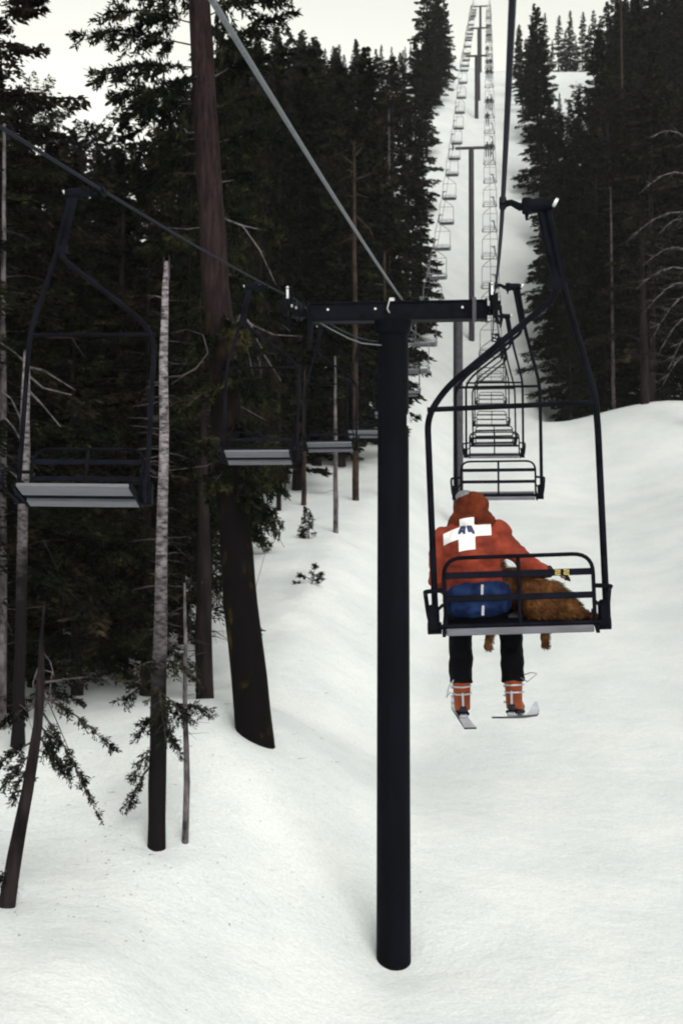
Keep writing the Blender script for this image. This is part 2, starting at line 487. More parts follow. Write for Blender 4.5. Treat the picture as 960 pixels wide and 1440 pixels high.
def trunk_mb(H, r0, rng, n=9, wob=.12, flare=True, lean=0.0):
    pts = []; rs = []
    ph = rng.uniform(0, 6)
    for i in range(12):
        t = i / 11
        pts.append((math.sin(t * 4 + ph) * wob * t + lean * t, math.cos(t * 3 + ph) * wob * t, -0.8 + (H + .8) * t))
        rs.append(max(.015, r0 * (1 - t) ** .8 * (1.25 if (i == 0 and flare) else 1)))
    m_ = MB(); m_.tube(pts, rs, n); return m_

def bare_limbs(mb_, rng, z0, z1, n, L, r=.022, twig=True, r_at=lambda z: .1, cx=lambda z: (0, 0)):
    for _ in range(n):
        z = rng.uniform(z0, z1); a = rng.uniform(0, 2 * PI); l = L * rng.uniform(.4, 1.2)
        x0, y0 = cx(z)
        d = Vector((math.cos(a), math.sin(a), 0))
        p = [Vector((x0, y0, z)) + d * (l * t) + Vector((0, 0, l * (.12 * t - rng.uniform(.2, .6) * t * t))) + Vector((rng.gauss(0, .04), rng.gauss(0, .04), rng.gauss(0, .04))) * l * t for t in (0, .3, .6, .85, 1)]
        mb_.tube(p, [r, r * .8, r * .6, r * .4, r * .2], 4)
        if twig:
            for t in (1, 2, 3):
                for sg in (-1, 1):
                    if rng.random() < .75:
                        e = Vector((-d.y, d.x, 0)) * sg + d * .7 + Vector((0, 0, rng.uniform(-.5, .2)))
                        e = e * (l * rng.uniform(.15, .35))
                        mb_.tube([p[t], p[t] + e * .5 + Vector((0, 0, .02)), p[t] + e], [r * .5, r * .35, r * .15], 3)

def make_conifer(name, rng, H, base, R, nb, ncl, clen, cwid, r0, leaf='leaf', barkm='bark', dead=0, deadL=1.2, deadz=None, limbs_r=.03, deadmat='dead', **kw):
    root = empty(name)
    trunk_mb(H * .97, r0, rng).build('trunk', M[barkm], root)
    q, limbs = conifer_arrays(rng, H, base, R, nb, ncl, clen, cwid, **kw)
    link('crown', quads_mesh('crown', q, M[leaf]), root)
    mb_ = MB()
    for (pts, L, h) in limbs[::1]:
        if L > .5: mb_.tube(pts, [limbs_r * (.4 + .6 * L / R), limbs_r * .5, limbs_r * .3, limbs_r * .12], 3, caps=False)
    mb_.build('limbs', M[barkm], root)
    if dead:
        mb_ = MB(); z0, z1 = deadz or (H * .08, max(base, H * .45))
        bare_limbs(mb_, rng, z0, z1, dead, deadL, .02)
        mb_.build('dead_branches', M[deadmat], root)
    root['H'] = H
    return root

rng = random.Random(7)
PROTO = {}
PROTO['dense'] = make_conifer('fir_tree', rng, 22, .8, 2.7, 190, 105, .42, .15, .24, dead=14)
PROTO['slim'] = make_conifer('fir_tree', rng, 22, 1.2, 1.9, 180, 80, .38, .14, .20, irregular=.45, dead=12)
PROTO['ragged'] = make_conifer('fir_tree', rng, 24, 3.0, 2.9, 130, 95, .42, .15, .26, irregular=.6, droop=.55, leaf='leafb', dead=30, deadL=1.8, barkm='bark')
PROTO['broad'] = make_conifer('fir_tree', rng, 20, .4, 3.4, 190, 120, .44, .16, .26, droop=.5, irregular=.4, dead=8)
PROTO['pine'] = make_conifer('pine_tree', rng, 25, 10.0, 3.2, 95, 130, .40, .14, .30, shape='pine', droop=.2, up=.3, irregular=.5, leaf='leafb', barkm='redbark', dead=26, deadL=2.0, deadz=(3, 14))
PROTO['far'] = make_conifer('fir_tree', rng, 20, .5, 2.3, 110, 60, .60, .22, .2, irregular=.4)
# finer trees for the dark stand close on the left
PROTO['near1'] = make_conifer('fir_tree', rng, 20, 1.0, 3.1, 210, 300, .22, .065, .22, irregular=.55, droop=.5, dead=46, deadL=2.0, deadz=(.5, 10))
PROTO['near2'] = make_conifer('fir_tree', rng, 23, 3.5, 3.0, 190, 300, .22, .065, .26, irregular=.6, droop=.45, dead=60, deadL=2.2, deadz=(.8, 13))
PROTO['near3'] = make_conifer('fir_tree', rng, 17, 2.2, 2.6, 170, 280, .20, .06, .17, irregular=.5, droop=.6, leaf='leafb', dead=40, deadL=1.6, deadz=(.5, 9))
USED = {}
def place_tree(kind, x, y, h, label, group, cat='tree', rz=None, z=None, yscale=1.0):
    p = PROTO[kind]
    if kind not in USED:
        o = p; USED[kind] = 1
    else:
        o = copy_tree(p)
    k = h / p['H']
    o.location = (x, y, ground0(x, y) - .05 if z is None else z)
    yscale *= rng.uniform(1.0, 1.35)
    o.scale = (k * yscale, k * yscale, k)
    o.rotation_euler = (rng.uniform(-.02, .02), rng.uniform(-.02, .02), rng.uniform(0, 2 * PI) if rz is None else rz)
    tag(o, label, cat, group)
    return o

# treeline of the photograph: highest allowed top (pixel row) by column
TL = [(-60, -60), (0, -60), (18, -40), (30, 90), (70, 75), (90, 155), (150, 190), (215, 175), (262, 60), (320, 20), (345, 70), (390, 10), (410, 20), (440, 35), (470, 55), (505, 45), (535, 45), (560, 60), (590, 55), (612, 35), (634, 60), (640, 120),
      (700, 130), (722, 30), (735, 25), (750, 40), (775, 20), (800, -15), (900, -30), (1060, -60)]
def ymin(px):
    for (a, b_), (c_, d) in zip(TL, TL[1:]):
        if a <= px <= c_: return b_ + (d - b_) * (px - a) / (c_ - a)
    return -60
def spot(px, Y): return (px - 480) / F_PX * Y

placed = []
def ok_spot(x, y, dmin):
    for (a, b_) in placed:
        if (a - x) ** 2 + (b_ - y) ** 2 < dmin * dmin: return False
    return True
def add(kind, x, y, h, label, group, cat='tree', **kw):
    placed.append((x, y))
    return place_tree(kind, x, y, h, label, group, cat, **kw)

DESC = {'dense': 'dense dark green fir', 'slim': 'slender dark fir with a narrow crown', 'ragged': 'ragged olive brown fir with bare branches', 'broad': 'broad dark fir with drooping boughs',
        'pine': 'tall pine with a reddish trunk', 'far': 'small looking dark fir', 'near1': 'dark fir with many bare twigs', 'near2': 'tall dark fir with dead lower branches', 'near3': 'thin brownish fir with dead twigs'}
KW = {'dense': 'dense dark fir', 'slim': 'slender dark fir', 'ragged': 'ragged brownish fir', 'broad': 'broad drooping fir', 'pine': 'tall reddish pine', 'far': 'small dense fir', 'near1': 'dark twiggy fir', 'near2': 'tall bare-legged fir', 'near3': 'thin brownish fir'}
def column(px):
    for lim, t in ((40, 'at the left picture edge'), (140, 'above the near left chair'), (215, 'just left of the silver snag'), (275, 'between snag and leaning pine'), (345, 'behind the leaning pine'), (400, 'right of the leaning pine'), (470, 'over the left crossarm'), (530, 'left of the near tower'), (590, 'above the near tower'), (680, 'by the left run edge'),
                   (775, 'by the right run edge'), (815, 'behind the near hanger'), (865, 'right of the near hanger'), (920, 'behind the dark bank trunk'), (9999, 'at the right picture edge')):
        if px < lim: return t
ROWN = {}
def forest_add(kind, x, y, h):
    left = x < -1.8 + .104 * y
    px = 480 + x / y * F_PX
    if left: bands = ((45, 'front row'), (62, 'second row'), (85, 'third row'), (120, 'middle of the wood'), (165, 'higher up the slope'), (225, 'far up the slope'), (999, 'near the skyline'))
    else: bands = ((125, 'on the snow bank'), (145, 'second row'), (175, 'middle of the wood'), (215, 'higher up the slope'), (270, 'far up the slope'), (999, 'near the skyline'))
    band = [t for lim, t in bands if y < lim][0]
    size = '' if kind == 'far' else ('tall ' if h > 23 and kind not in ('near2', 'pine') else ('short ' if h < 14 else ''))
    lab = size + KW[kind] + ' ' + column(px) + ', ' + band
    gr = ('trees of the wood left of the lift line' if left else 'trees of the wood right of the lift line')
    o_ = add(kind, x, y, h, lab, gr, yscale=.42 if (240 < px < 400 and y < 75) else (1.22 if px > 800 or (400 < px < 505 and y > 90) else 1.0))
    FOREST.append((px, o_)); return o_
FOREST = []

# keep clear: things placed by hand below
SNAGS = [at(360, 1048, 32), at(222, 1193, 27), at(260, 1190, 27), at(12, 1268, 24)]
for p in SNAGS: placed.append((p.x, p.y))
# the dark stand on the left, hand-picked columns
for (px, Y, h, kind) in [(-60, 33, 19, 'near2'), (-10, 36, 22, 'near3'), (70, 42, 15.5, 'near3'), (110, 37, 13.5, 'near1'), (165, 43, 16, 'near2'), (205, 38, 14.5, 'near3'), (255, 43, 17, 'near1'), (292, 39.5, 19, 'near2'),
                          (318, 48, 22, 'near2'), (328, 55, 20, 'near1'), (35, 50, 17, 'near1'), (100, 53, 15.5, 'near3'), (150, 56, 16, 'near1'), (225, 54, 17, 'near1'), (280, 57, 22, 'near2'), (-30, 47, 20, 'near1'), (-15, 34, 8, 'near1'), (45, 38, 7.5, 'near1'), (85, 41, 8, 'near1'), (130, 40, 7, 'near1'), (178, 39.5, 7.5, 'near1'), (215, 42, 8, 'near1'), (105, 45, 9, 'near1'), (160, 47, 9, 'near1'), (245, 46, 8.5, 'near1'), (20, 42, 9, 'near1')]:
    forest_add(kind, spot(px, Y), Y, h)
# hand-picked edges of the clearing
for (px, Y, h, kind) in [(392, 72, 24, 'slim'), (418, 80, 24, 'slim'), (445, 88, 25, 'slim'), (478, 88, 25, 'dense'), (508, 95, 27, 'dense'), (425, 95, 27, 'dense'), (362, 66, 19, 'near3'),
                          (530, 112, 24, 'dense'), (552, 122, 27, 'ragged'), (572, 138, 22, 'dense'), (548, 100, 17, 'slim'), (592, 150, 20, 'slim'), (585, 128, 11, 'slim'), (586, 172, 22, 'dense'), (600, 190, 18, 'slim'), (612, 214, 20, 'dense'), (618, 240, 19, 'slim'), (627, 268, 18, 'dense'), (612, 258, 21, 'dense'), (600, 225, 22, 'dense'),
                          (802, 112, 10.5, 'slim'), (815, 122, 18, 'dense'), (850, 118, 20, 'dense'), (880, 128, 24, 'ragged'), (935, 116, 22, 'broad'), (965, 121, 26, 'ragged'), (797, 138, 22, 'dense'), (835, 136, 25, 'dense'), (900, 140, 25, 'ragged'), (950, 138, 27, 'dense'),
                          (772, 152, 20, 'slim'), (792, 158, 20, 'dense'), (815, 155, 21, 'dense'), (763, 170, 16, 'slim'), (762, 184, 21, 'dense'), (757, 200, 20, 'dense'), (752, 216, 17, 'dense'), (748, 236, 14, 'slim'), (745, 262, 11, 'far'), (790, 186, 9.5, 'dense'), (775, 198, 7, 'dense'), (789, 205, 6, 'slim'), (803, 196, 8, 'dense'), (815, 204, 7, 'slim'), (828, 198, 8.5, 'dense'), (842, 202, 9, 'dense'), (782, 178, 13, 'dense'), (768, 322, 14, 'far'), (787, 318, 13, 'far'), (804, 326, 15, 'slim'), (821, 319, 14, 'far'), (838, 327, 15, 'far'), (762, 318, 9, 'far'), (778, 325, 8, 'slim'), (796, 320, 10, 'far'), (812, 328, 8, 'far'), (830, 322, 11, 'slim'), (846, 316, 12, 'far')]:
    forest_add(kind, spot(px, Y), Y, h)
# the woods filled in behind
tries = 0
while len(placed) < 312 and tries < 20000:
    tries += 1
    Y = 60 + 268 * rng.random() ** 1.05
    side = -1 if rng.random() < .43 else 1
    if side < 0:
        lo, hi = spot(-50, Y), -1.8 + .104 * Y - (6.6 if Y > 100 else 9.5)
    else:
        if Y < 112: continue
        lo, hi = -1.8 + .104 * Y + (8.2 if Y < 150 else 7.2), spot(1010, Y)
    if hi <= lo: continue
    x = lo + (hi - lo) * rng.random()
    px = 480 + x / Y * F_PX
    if not ok_spot(x, Y, 2.4 + Y / 110): continue
    gz = ground0(x, Y)
    pr_px = 2.2 / Y * F_PX
    ym = max(ymin(px), ymin(px - pr_px), ymin(px + pr_px)) if side < 0 and px < 300 else ymin(px)
    if ym > 110 and side < 0 and px > 560: ym = ymin(px)
    if side > 0 and 745 < px < 850 and Y < 288: ym = 158
    if side > 0 and 740 < px < 840 and 288 <= Y < 335: continue
    if side < 0 and 250 > px > 28 and Y > 130 and rng.random() < .35: continue
    hmax = (770 - ym) / F_PX * Y - gz
    h = (rng.uniform(18, 28) if px < 380 else rng.uniform(22, 31)) if side < 0 else rng.uniform(23, 35)
    if hmax < 5: continue
    h = min(h, hmax * rng.uniform(.82, 1.0))
    if h < 7 and Y < 240: continue
    if Y > 215: kind = rng.choice(['far', 'far', 'slim', 'dense'])
    elif Y > 130: kind = rng.choice(['dense', 'slim', 'ragged', 'dense', 'broad', 'pine' if h > 19 else 'slim'])
    else: kind = rng.choice(['dense', 'ragged', 'near2', 'near1', 'broad', 'pine' if h > 19 else 'near1', 'slim'])
    forest_add(kind, x, Y, h)

by = {}
for px_, o_ in FOREST: by.setdefault(o_['label'], []).append((px_, o_))
for lab_, lst in by.items():
    if len(lst) < 2: continue
    lst.sort(key=lambda q: q[0])
    words_ = {2: ['leftmost', 'rightmost'], 3: ['leftmost', 'middle', 'rightmost']}.get(len(lst)) or (['leftmost'] + [w_ + ' from left,' for w_ in ('second', 'third', 'fourth', 'fifth', 'sixth')][:len(lst) - 2] + ['rightmost'])
    for (px_, o_), w_ in zip(lst, words_): o_['label'] = w_ + ' ' + lab_

# --- trees of their own
def photo_trunk(name, path, mat_, label, cat='tree', group=None, n=14, root_depth=.6):
    """a trunk standing at its own distance; path = (px, py, width px), Y fixed by the first argument"""
    Y, pts = path
    base = at(pts[0][0], pts[0][1], Y)
    root = empty(name, base)
    P = [at(a, b_, Y) - base for (a, b_, _) in pts]
    R_ = [c_ / 2 / F_PX * Y for (_, _, c_) in pts]
    pp = [P[0] - (P[1] - P[0]).normalized() * root_depth]; rr = [R_[0] * 1.3]
    for i in range(len(P) - 1):
        k = max(2, int((P[i + 1] - P[i]).length / .6))
        for j in range(k):
            t = j / k
            q = P[i].lerp(P[i + 1], t)
            nz = noise.noise(Vector((base.x, base.y, q.z * .8)))
            pp.append(q + Vector((nz * .03, noise.noise(Vector((3, base.x, q.z * .6))) * .03, 0)))
            rr.append((R_[i] + (R_[i + 1] - R_[i]) * t) * (1 + .06 * noise.noise(Vector((5, base.x, q.z * 2.1)))))
    pp.append(P[-1]); rr.append(R_[-1])
    m_ = MB(); m_.tube(pp, rr, n); m_.build('trunk', mat_, root)
    tag(root, label, cat, group)
    return root, P

def sprays(root, spec, leaf='leaf', seed=1, clen=.15, cw=.045, dens=1.0):
    """needled boughs: (start, end, width) in root space"""
    g = np.random.default_rng(seed); T = []; mb_ = MB()
    for (a, b_, wd) in spec:
        a = Vector(a); b_ = Vector(b_); L = (b_ - a).length
        d = (b_ - a).normalized(); sd_ = d.cross(Vector((0, 0, 1))); sd_.normalize()
        mb_.tube([a, a.lerp(b_, .5) + Vector((0, 0, .06 * L)), b_], [.022, .014, .005], 4)
        nt_ = int(9 * L * dens) + 4
        for k in range(nt_):
            t = g.uniform(.2, 1); s_ = g.choice([-1, 1])
            o = a.lerp(b_, t) + Vector((0, 0, .06 * L * 4 * t * (1 - t)))
            td = (d * g.uniform(.3, .9) + sd_ * s_ * g.uniform(.1, .9) + Vector((g.normal(0, .2), g.normal(0, .2), g.uniform(-.8, .15))))
            tl = wd * g.uniform(.5, 1.1) * (1.1 - .4 * t); td.normalize()
            mb_.tube([o, o + td * tl], [.007, .003], 3, caps=False)
            m2 = int(26 * tl / .4) + 8
            tt = g.uniform(.1, 1, m2)
            p = np.array(o)[None] + np.array(td)[None] * (tl * tt)[:, None] + g.normal(0, .018, (m2, 3))
            dd = np.array(td)[None] * .8 + g.normal(0, .55, (m2, 3)); dd /= np.linalg.norm(dd, axis=1)[:, None]
            ln = clen * g.uniform(.5, 1.2, m2); w2 = cw * g.uniform(.6, 1.2, m2)
            pr = np.cross(dd, g.normal(0, 1, (m2, 3))); pr /= np.linalg.norm(pr, axis=1)[:, None] + 1e-9
            T.append(np.stack([p, p + dd * (ln * .45)[:, None] + pr * (w2 * .5)[:, None], p + dd * ln[:, None], p + dd * (ln * .45)[:, None] - pr * (w2 * .5)[:, None]], 1))
    link('crown', quads_mesh('crown', np.concatenate(T), M[leaf]), root)
    mb_.build('limbs', M['dead'], root)

r2 = random.Random(21)
# A: the big leaning mossy trunk
YA = 32.0
rootA, PA = photo_trunk('pine_tree', (YA, [(360, 1050, 54), (350, 950, 50), (339, 850, 47), (326, 700, 45), (314, 520, 41), (303, 400, 38), (293, 250, 36), (284, 100, 33), (276, -60, 30), (268, -330, 22), (262, -560, 8)]), M['moss'],
                        'huge leaning pine with a thick dark mossy trunk planted in open snow')
WELLS.append((spot(360, YA), YA, .9, .28));
def pA(px, py, dy=0): return at(px, py, YA + dy) - rootA.location
spec = []
for (x0, y0, x1, y1, dy, wd) in [(280, 60, 110, 45, .3, .7), (281, 90, 130, 100, -1.2, .7), (284, 120, 160, 135, .8, .8), (283, 30, 150, 10, -.5, .8), (279, 0, 190, -20, 1.5, .8), (276, -50, 120, -60, 0, .8),
                             (284, 100, 205, 140, -1.8, .7), (285, 140, 180, 165, 1.5, .7), (287, 180, 195, 205, -.6, .6), (288, 210, 205, 235, .9, .6), (291, 240, 185, 262, 1.6, .6),
                             (286, 80, 400, 15, .4, .7), (286, 110, 390, 70, 1.2, .7), (289, 150, 372, 140, -.8, .7), (291, 200, 385, 190, 1.0, .7), (293, 240, 370, 250, 1.8, .6), (282, 20, 400, -20, -.8, .8), (278, -40, 410, -70, .6, .8), (297, 300, 385, 330, 1.6, .6), (300, 340, 215, 345, 1.6, .6), (302, 380, 400, 420, 1.7, .6), (305, 430, 235, 450, 1.7, .6)]:
    spec.append((pA(x0, y0), pA(x1, y1, dy), wd))
for (x0, y0, x1, y1, dy, wd) in [(310, 470, 262, 500, -1.3, .6), (312, 500, 352, 545, -1.2, .6), (314, 530, 372, 560, -.9, .6), (315, 540, 250, 580, -1.2, .6), (318, 590, 372, 630, -1.3, .6), (320, 610, 268, 640, -1.0, .6), (322, 640, 375, 690, -.8, .6), (308, 440, 345, 480, -1.4, .6), (322, 655, 290, 700, -1.2, .5), (324, 690, 385, 735, -.7, .6), (326, 700, 366, 750, .4, .5)]:
    spec.append((pA(x0, y0), pA(x1, y1, dy), wd))
for i in range(26):
    a = r2.uniform(0, 2 * PI); yy = r2.uniform(-560, -40); L = 2.6 * (1 - (-yy) / 640)
    p0 = pA(282 + yy * .03, yy)
    spec.append((p0, p0 + Vector((math.cos(a) * L, math.sin(a) * L, -.1 * L)), .7))
sprays(rootA, spec, seed=5, clen=.17, cw=.05, dens=1.5)
mb_ = MB()
for (pts, r0) in [([(338, 440), (352, 455), (372, 500), (395, 535)], .035), ([(352, 455), (385, 470), (425, 472)], .026), ([(342, 470), (350, 500), (356, 530)], .022), ([(345, 470), (362, 500), (368, 525)], .02),
                  ([(316, 560), (345, 575), (372, 590)], .025), ([(312, 500), (338, 440)], .04), ([(300, 300), (340, 315), (365, 350), (388, 400)], .03), ([(340, 315), (372, 322)], .02),
                  ([(299, 315), (262, 320), (235, 318)], .022), ([(290, 190), (265, 192), (240, 199)], .022), ([(296, 255), (330, 250)], .02), ([(322, 640), (345, 655), (372, 690)], .022), ([(318, 600), (350, 620), (392, 622)], .02), ([(330, 700), (380, 735), (400, 770)], .022),
                  ([(345, 880), (375, 770), (398, 740)], .008), ([(318, 640), (290, 655), (232, 662)], .022), ([(312, 480), (284, 510), (240, 540)], .02)]:
    k = len(pts)
    mb_.tube([pA(a, b_, .15 * i) for i, (a, b_) in enumerate(pts)], [r0 * (1 - .75 * i / (k - 1)) for i in range(k)], 5)
mb_.build('dead_branches', M['greybark'], rootA)

# B: silver snag
rootB, PB = photo_trunk('dead_tree', (27.0, [(222, 1196, 26), (223, 1100, 25), (225, 950, 21), (227, 800, 17), (229, 650, 14), (230, 500, 12), (232, 400, 9), (233, 366, 5)]), M['snag'],
                        'tall silver grey dead trunk with a broken top, dark needled boughs low down')
WELLS.append((PB[0].x + rootB.location.x, 27.0, .5, .15))
mb_ = MB()
for i in range(46):
    yy = r2.uniform(400, 900); sgn = r2.choice([-1, 1]); L = r2.uniform(12, 48)
    p0 = at(229, yy, 27) - rootB.location
    p1 = p0 + Vector((sgn * L / F_PX * 27, r2.uniform(-.4, .4), r2.uniform(-.18, .12)))
    mb_.tube([p0, p0.lerp(p1, .5) + Vector((0, 0, r2.uniform(-.05, .06))), p1], [.010, .006, .002], 3)
for dx_ in (-.035, .01, .04):
    p0 = at(233, 372, 27) - rootB.location + Vector((dx_, 0, 0)); mb_.tube([p0 - Vector((0, 0, .3)), p0 + Vector((dx_ * .4, 0, .08 + abs(dx_) * 3))], [.02, .003], 4)
mb_.tube([at(a, b_, 26.8) - rootB.location for a, b_ in [(231, 530), (255, 528), (275, 518), (292, 495), (285, 470), (262, 462), (240, 468)]], [.016, .015, .014, .013, .010, .007, .004], 4)
mb_.build('dead_branches', M['dead'], rootB)
def pB(px, py, dy=0): return at(px, py, 27 + dy) - rootB.location
sprays(rootB, [(pB(225, 905), pB(265, 930, .5), .45), (pB(225, 925), pB(285, 960, -.6), .45), (pB(225, 950), pB(175, 985, .4), .4), (pB(224, 970), pB(262, 1010, -.4), .45), (pB(224, 1000), pB(196, 1035, .5), .4), (pB(223, 990), pB(300, 1000, .8), .4),
               (pB(223, 1040), pB(190, 1090, -.3), .35), (pB(223, 1060), pB(182, 1130, .3), .35), (pB(223, 930), pB(190, 940, -.7), .4), (pB(223, 1010), pB(255, 1060, .2), .35), (pB(224, 880), pB(200, 900, .6), .4), (pB(224, 985), pB(235, 1040, -.8), .4), (pB(224, 960), pB(228, 1000, -.8), .45)], seed=8, clen=.095, cw=.028, dens=1.6)
# C: thin trunk beside it
rootC, PC = photo_trunk('dead_tree', (27.2, [(261, 1192, 10), (263, 1100, 9), (261, 1000, 7), (262, 900, 5.5), (260, 820, 3)]), M['greybark'], 'thin bare sapling trunk right beside the tall silver snag', n=8, root_depth=.3)
mb_ = MB()
for i in range(16):
    yy = r2.uniform(850, 1060); p0 = at(262, yy, 27.2) - rootC.location
    p1 = p0 + Vector((r2.choice([-1, 1]) * r2.uniform(.15, .5), r2.uniform(-.3, .3), r2.uniform(-.2, .1)))
    mb_.tube([p0, p1], [.007, .002], 3)
mb_.build('dead_branches', M['dead'], rootC)
# D: small leaning tree at the left edge
rootD, PD = photo_trunk('fir_tree', (24.0, [(12, 1270, 24), (24, 1200, 21), (42, 1110, 17), (54, 1020, 14), (58, 960, 12), (60, 900, 6), (64, 845, 2)]), M['bark'], 'small leaning tree with sparse needled boughs at the lower left corner', n=10)
WELLS.append((rootD.location.x, 24.0, .45, .15))
def pD(px, py, dy=0): return at(px, py, 24 + dy) - rootD.location
sprays(rootD, [(pD(52, 1040), pD(0, 1075, .3), .38), (pD(50, 1055), pD(10, 1100, -.4), .38), (pD(52, 1030), pD(100, 1090, .2), .36), (pD(55, 990), pD(140, 1145, -.2), .30), (pD(56, 975), pD(165, 1055, .4), .26), (pD(56, 960), pD(200, 960, .9), .30),
               (pD(54, 1010), pD(88, 1080, .7), .34), (pD(56, 985), pD(-20, 1040, .8), .34), (pD(20, 1215), pD(-5, 1240, -.3), .30), (pD(22, 1225), pD(8, 1262, .2), .26), (pD(56, 970), pD(110, 985, 1.0), .30), (pD(48, 1070), pD(22, 1115, .5), .33)], seed=12, clen=.085, cw=.028, dens=2.0)
mb_ = MB()
for pts in [[(58, 960), (80, 1010), (108, 1075)], [(58, 930), (48, 960), (50, 985)], [(57, 940), (75, 945), (70, 985), (58, 1005)], [(56, 985), (42, 1000), (30, 990)], [(60, 915), (72, 930), (80, 960)]]:
    mb_.tube([pD(a, b_, .1 * i) for i, (a, b_) in enumerate(pts)], [.014 * (1 - .6 * i / (len(pts) - 1)) for i in range(len(pts))], 4)
mb_.build('dead_branches', M['greybark'], rootD)
# E: snag at the far left
rootE, PE = photo_trunk('dead_tree', (31.0, [(28, 1010, 17), (30, 900, 16), (32, 760, 15), (34, 640, 15), (36, 540, 12), (36, 492, 8)]), M['snag'], 'broken grey trunk with long forking bare branches behind the nearest left chair')
mb_ = MB()
for pts in [[(36, 525), (60, 545), (100, 555)], [(36, 510), (20, 495), (-5, 478)], [(36, 515), (60, 520), (105, 548)], [(36, 545), (60, 570), (85, 600)], [(34, 600), (15, 560), (-5, 545)], [(33, 625), (18, 600), (-4, 575)], [(34, 680), (12, 660), (0, 640)]]:
    mb_.tube([at(a, b_, 31 + .1 * i) - rootE.location for i, (a, b_) in enumerate(pts)], [.03 * (1 - .7 * i / (len(pts) - 1)) for i in range(len(pts))], 4)
mb_.build('dead_branches', M['greybark'], rootE)
# assorted standing trunks
def bare(px, py, Y, wpx, toppx, toppy, m_, label, name='dead_tree', twigs=10, tw=.6):
    gz = ground0(spot(px, Y), Y)
    pb = 770 - gz / Y * F_PX
    rt, P = photo_trunk(name, (Y, [(px, pb, wpx * 1.1), ((px + toppx) / 2, (pb + toppy) / 2, wpx * .85), (toppx, toppy, wpx * .35)]), m_, label, n=9)
    mb_ = MB()
    for i in range(twigs):
        t = r2.uniform(.15, .97); p0 = P[0].lerp(P[-1], t)
        a = r2.uniform(0, 2 * PI); L = tw * r2.uniform(.4, 1.3)
        p1 = p0 + Vector((math.cos(a) * L, math.sin(a) * L, r2.uniform(-.4, .2) * L))
        mb_.tube([p0, p0.lerp(p1, .5) + Vector((0, 0, .08 * L)), p1], [.018, .012, .004], 3)
    mb_.build('dead_branches', M['dead'], rt)
    return rt
bare(541, 600, 78, 9, 541, 352, M['redbark'], 'reddish brown dead trunk rising just above the first tower crossarm', twigs=8)
bare(472, 640, 62, 7, 471, 500, M['greybark'], 'short silver dead trunk above the second left hand chair seat', twigs=8)
bare(427, 705, 74, 7, 428, 520, M['redbark'], 'thin brown trunk standing in snow below the third left hand chair', twigs=6)
bare(682 - 134, 400, 105, 5, 547, 150, M['dead'], 'slim grey trunk deep in the left wall of trees', twigs=10)
bare(5, 500, 33, 12, 3, 170, M['greybark'], 'grey trunk cut off by the left picture edge', twigs=12, tw=1)
bare(288, 985, 37, 24, 285, 560, M['bark'], 'dark straight trunk between the silver snag and the leaning pine', twigs=10, name='pine_tree')
bare(14, 1030, 35, 20, 20, 560, M['bark'], 'dark straight trunk at the left edge behind the small leaning tree', twigs=10, name='pine_tree')
bare(150, 960, 41, 14, 152, 600, M['bark'], 'slim dark trunk in the gloomy stand, left of the silver snag', twigs=10, name='pine_tree')
bare(907, 578, 110.5, 12, 904, 330, M['bark'], 'thick dark trunk rising right behind the snow bank', twigs=26, tw=2.6, name='pine_tree')
bare(863, 570, 113, 5, 860, 260, M['dead'], 'slim pale trunk among the firs behind the snow bank', twigs=20, tw=1.4)
bare(880, 300, 150, 6, 876, -10, M['orangewood'], 'orange barked trunk high in the right hand wood', twigs=24, tw=1.6, name='pine_tree')
rt = bare(985, 560, 100, 14, 983, 150, M['greybark'], 'bare tree just outside the right edge reaching in with long curved grey limbs', twigs=0)
mb_ = MB()
r3 = random.Random(5)
for (x0, y0, x1, y1) in [(984, 300, 880, 340), (984, 320, 925, 330), (984, 360, 905, 372), (984, 385, 895, 405), (984, 400, 905, 440), (984, 410, 915, 480), (984, 445, 925, 500), (984, 470, 940, 520), (984, 250, 900, 270), (984, 210, 915, 190), (984, 500, 930, 545)]:
    P_ = [at(x0 + (x1 - x0) * t, y0 + (y1 - y0) * t - 22 * math.sin(t * PI) * (1 - .2 * t), 100 + r3.uniform(-.3, .3)) - rt.location for t in (0, .2, .4, .6, .8, 1)]
    mb_.tube(P_, [.06, .05, .042, .034, .024, .01], 4)
    for q in (1, 2, 3, 4):
        for _ in range(2): mb_.tube([P_[q], P_[q] + Vector((-r3.uniform(.2, .8), r3.uniform(-.5, .5), r3.uniform(-.7, .2)))], [.022, .006], 3)
mb_.build('dead_branches', M['greybark'], rt)
# orange tinted pine standing out of the left wall
ro = bare(500, 420, 76, 9, 498, 195, M['orangewood'], 'weathered reddish pine with broken limbs in the left wall of trees', twigs=0, name='pine_tree')
mb_ = MB()
for pts in [[(500, 240), (480, 250), (462, 262)], [(499, 215), (515, 200), (533, 180)], [(499, 230), (478, 212), (455, 222)], [(500, 250), (522, 240), (530, 228)], [(499, 205), (492, 185), (500, 165)], [(500, 330), (478, 340)], [(499, 300), (520, 320), (528, 340)], [(499, 270), (518, 276)]]:
    mb_.tube([at(a, b_, 76 + .3 * i) - ro.location for i, (a, b_) in enumerate(pts)], [.06 * (1 - .75 * i / (len(pts) - 1)) for i in range(len(pts))], 5)
mb_.build('broken_limbs', M['orangewood'], ro)
def pR(a, b_, dy=0): return at(a, b_, 76 + dy) - ro.location
sprays(ro, [(pR(500, 240), pR(455, 225, .4), 1.0), (pR(500, 215), pR(535, 165, -.4), 1.0), (pR(499, 205), pR(478, 175, .4), .9), (pR(500, 250), pR(540, 238, -.6), 1.0), (pR(500, 205), pR(520, 190, .8), .8), (pR(500, 275), pR(460, 270, .8), .9), (pR(499, 200), pR(500, 168, 0), .6)], leaf='leafb', seed=44, clen=.3, cw=.09, dens=.9)
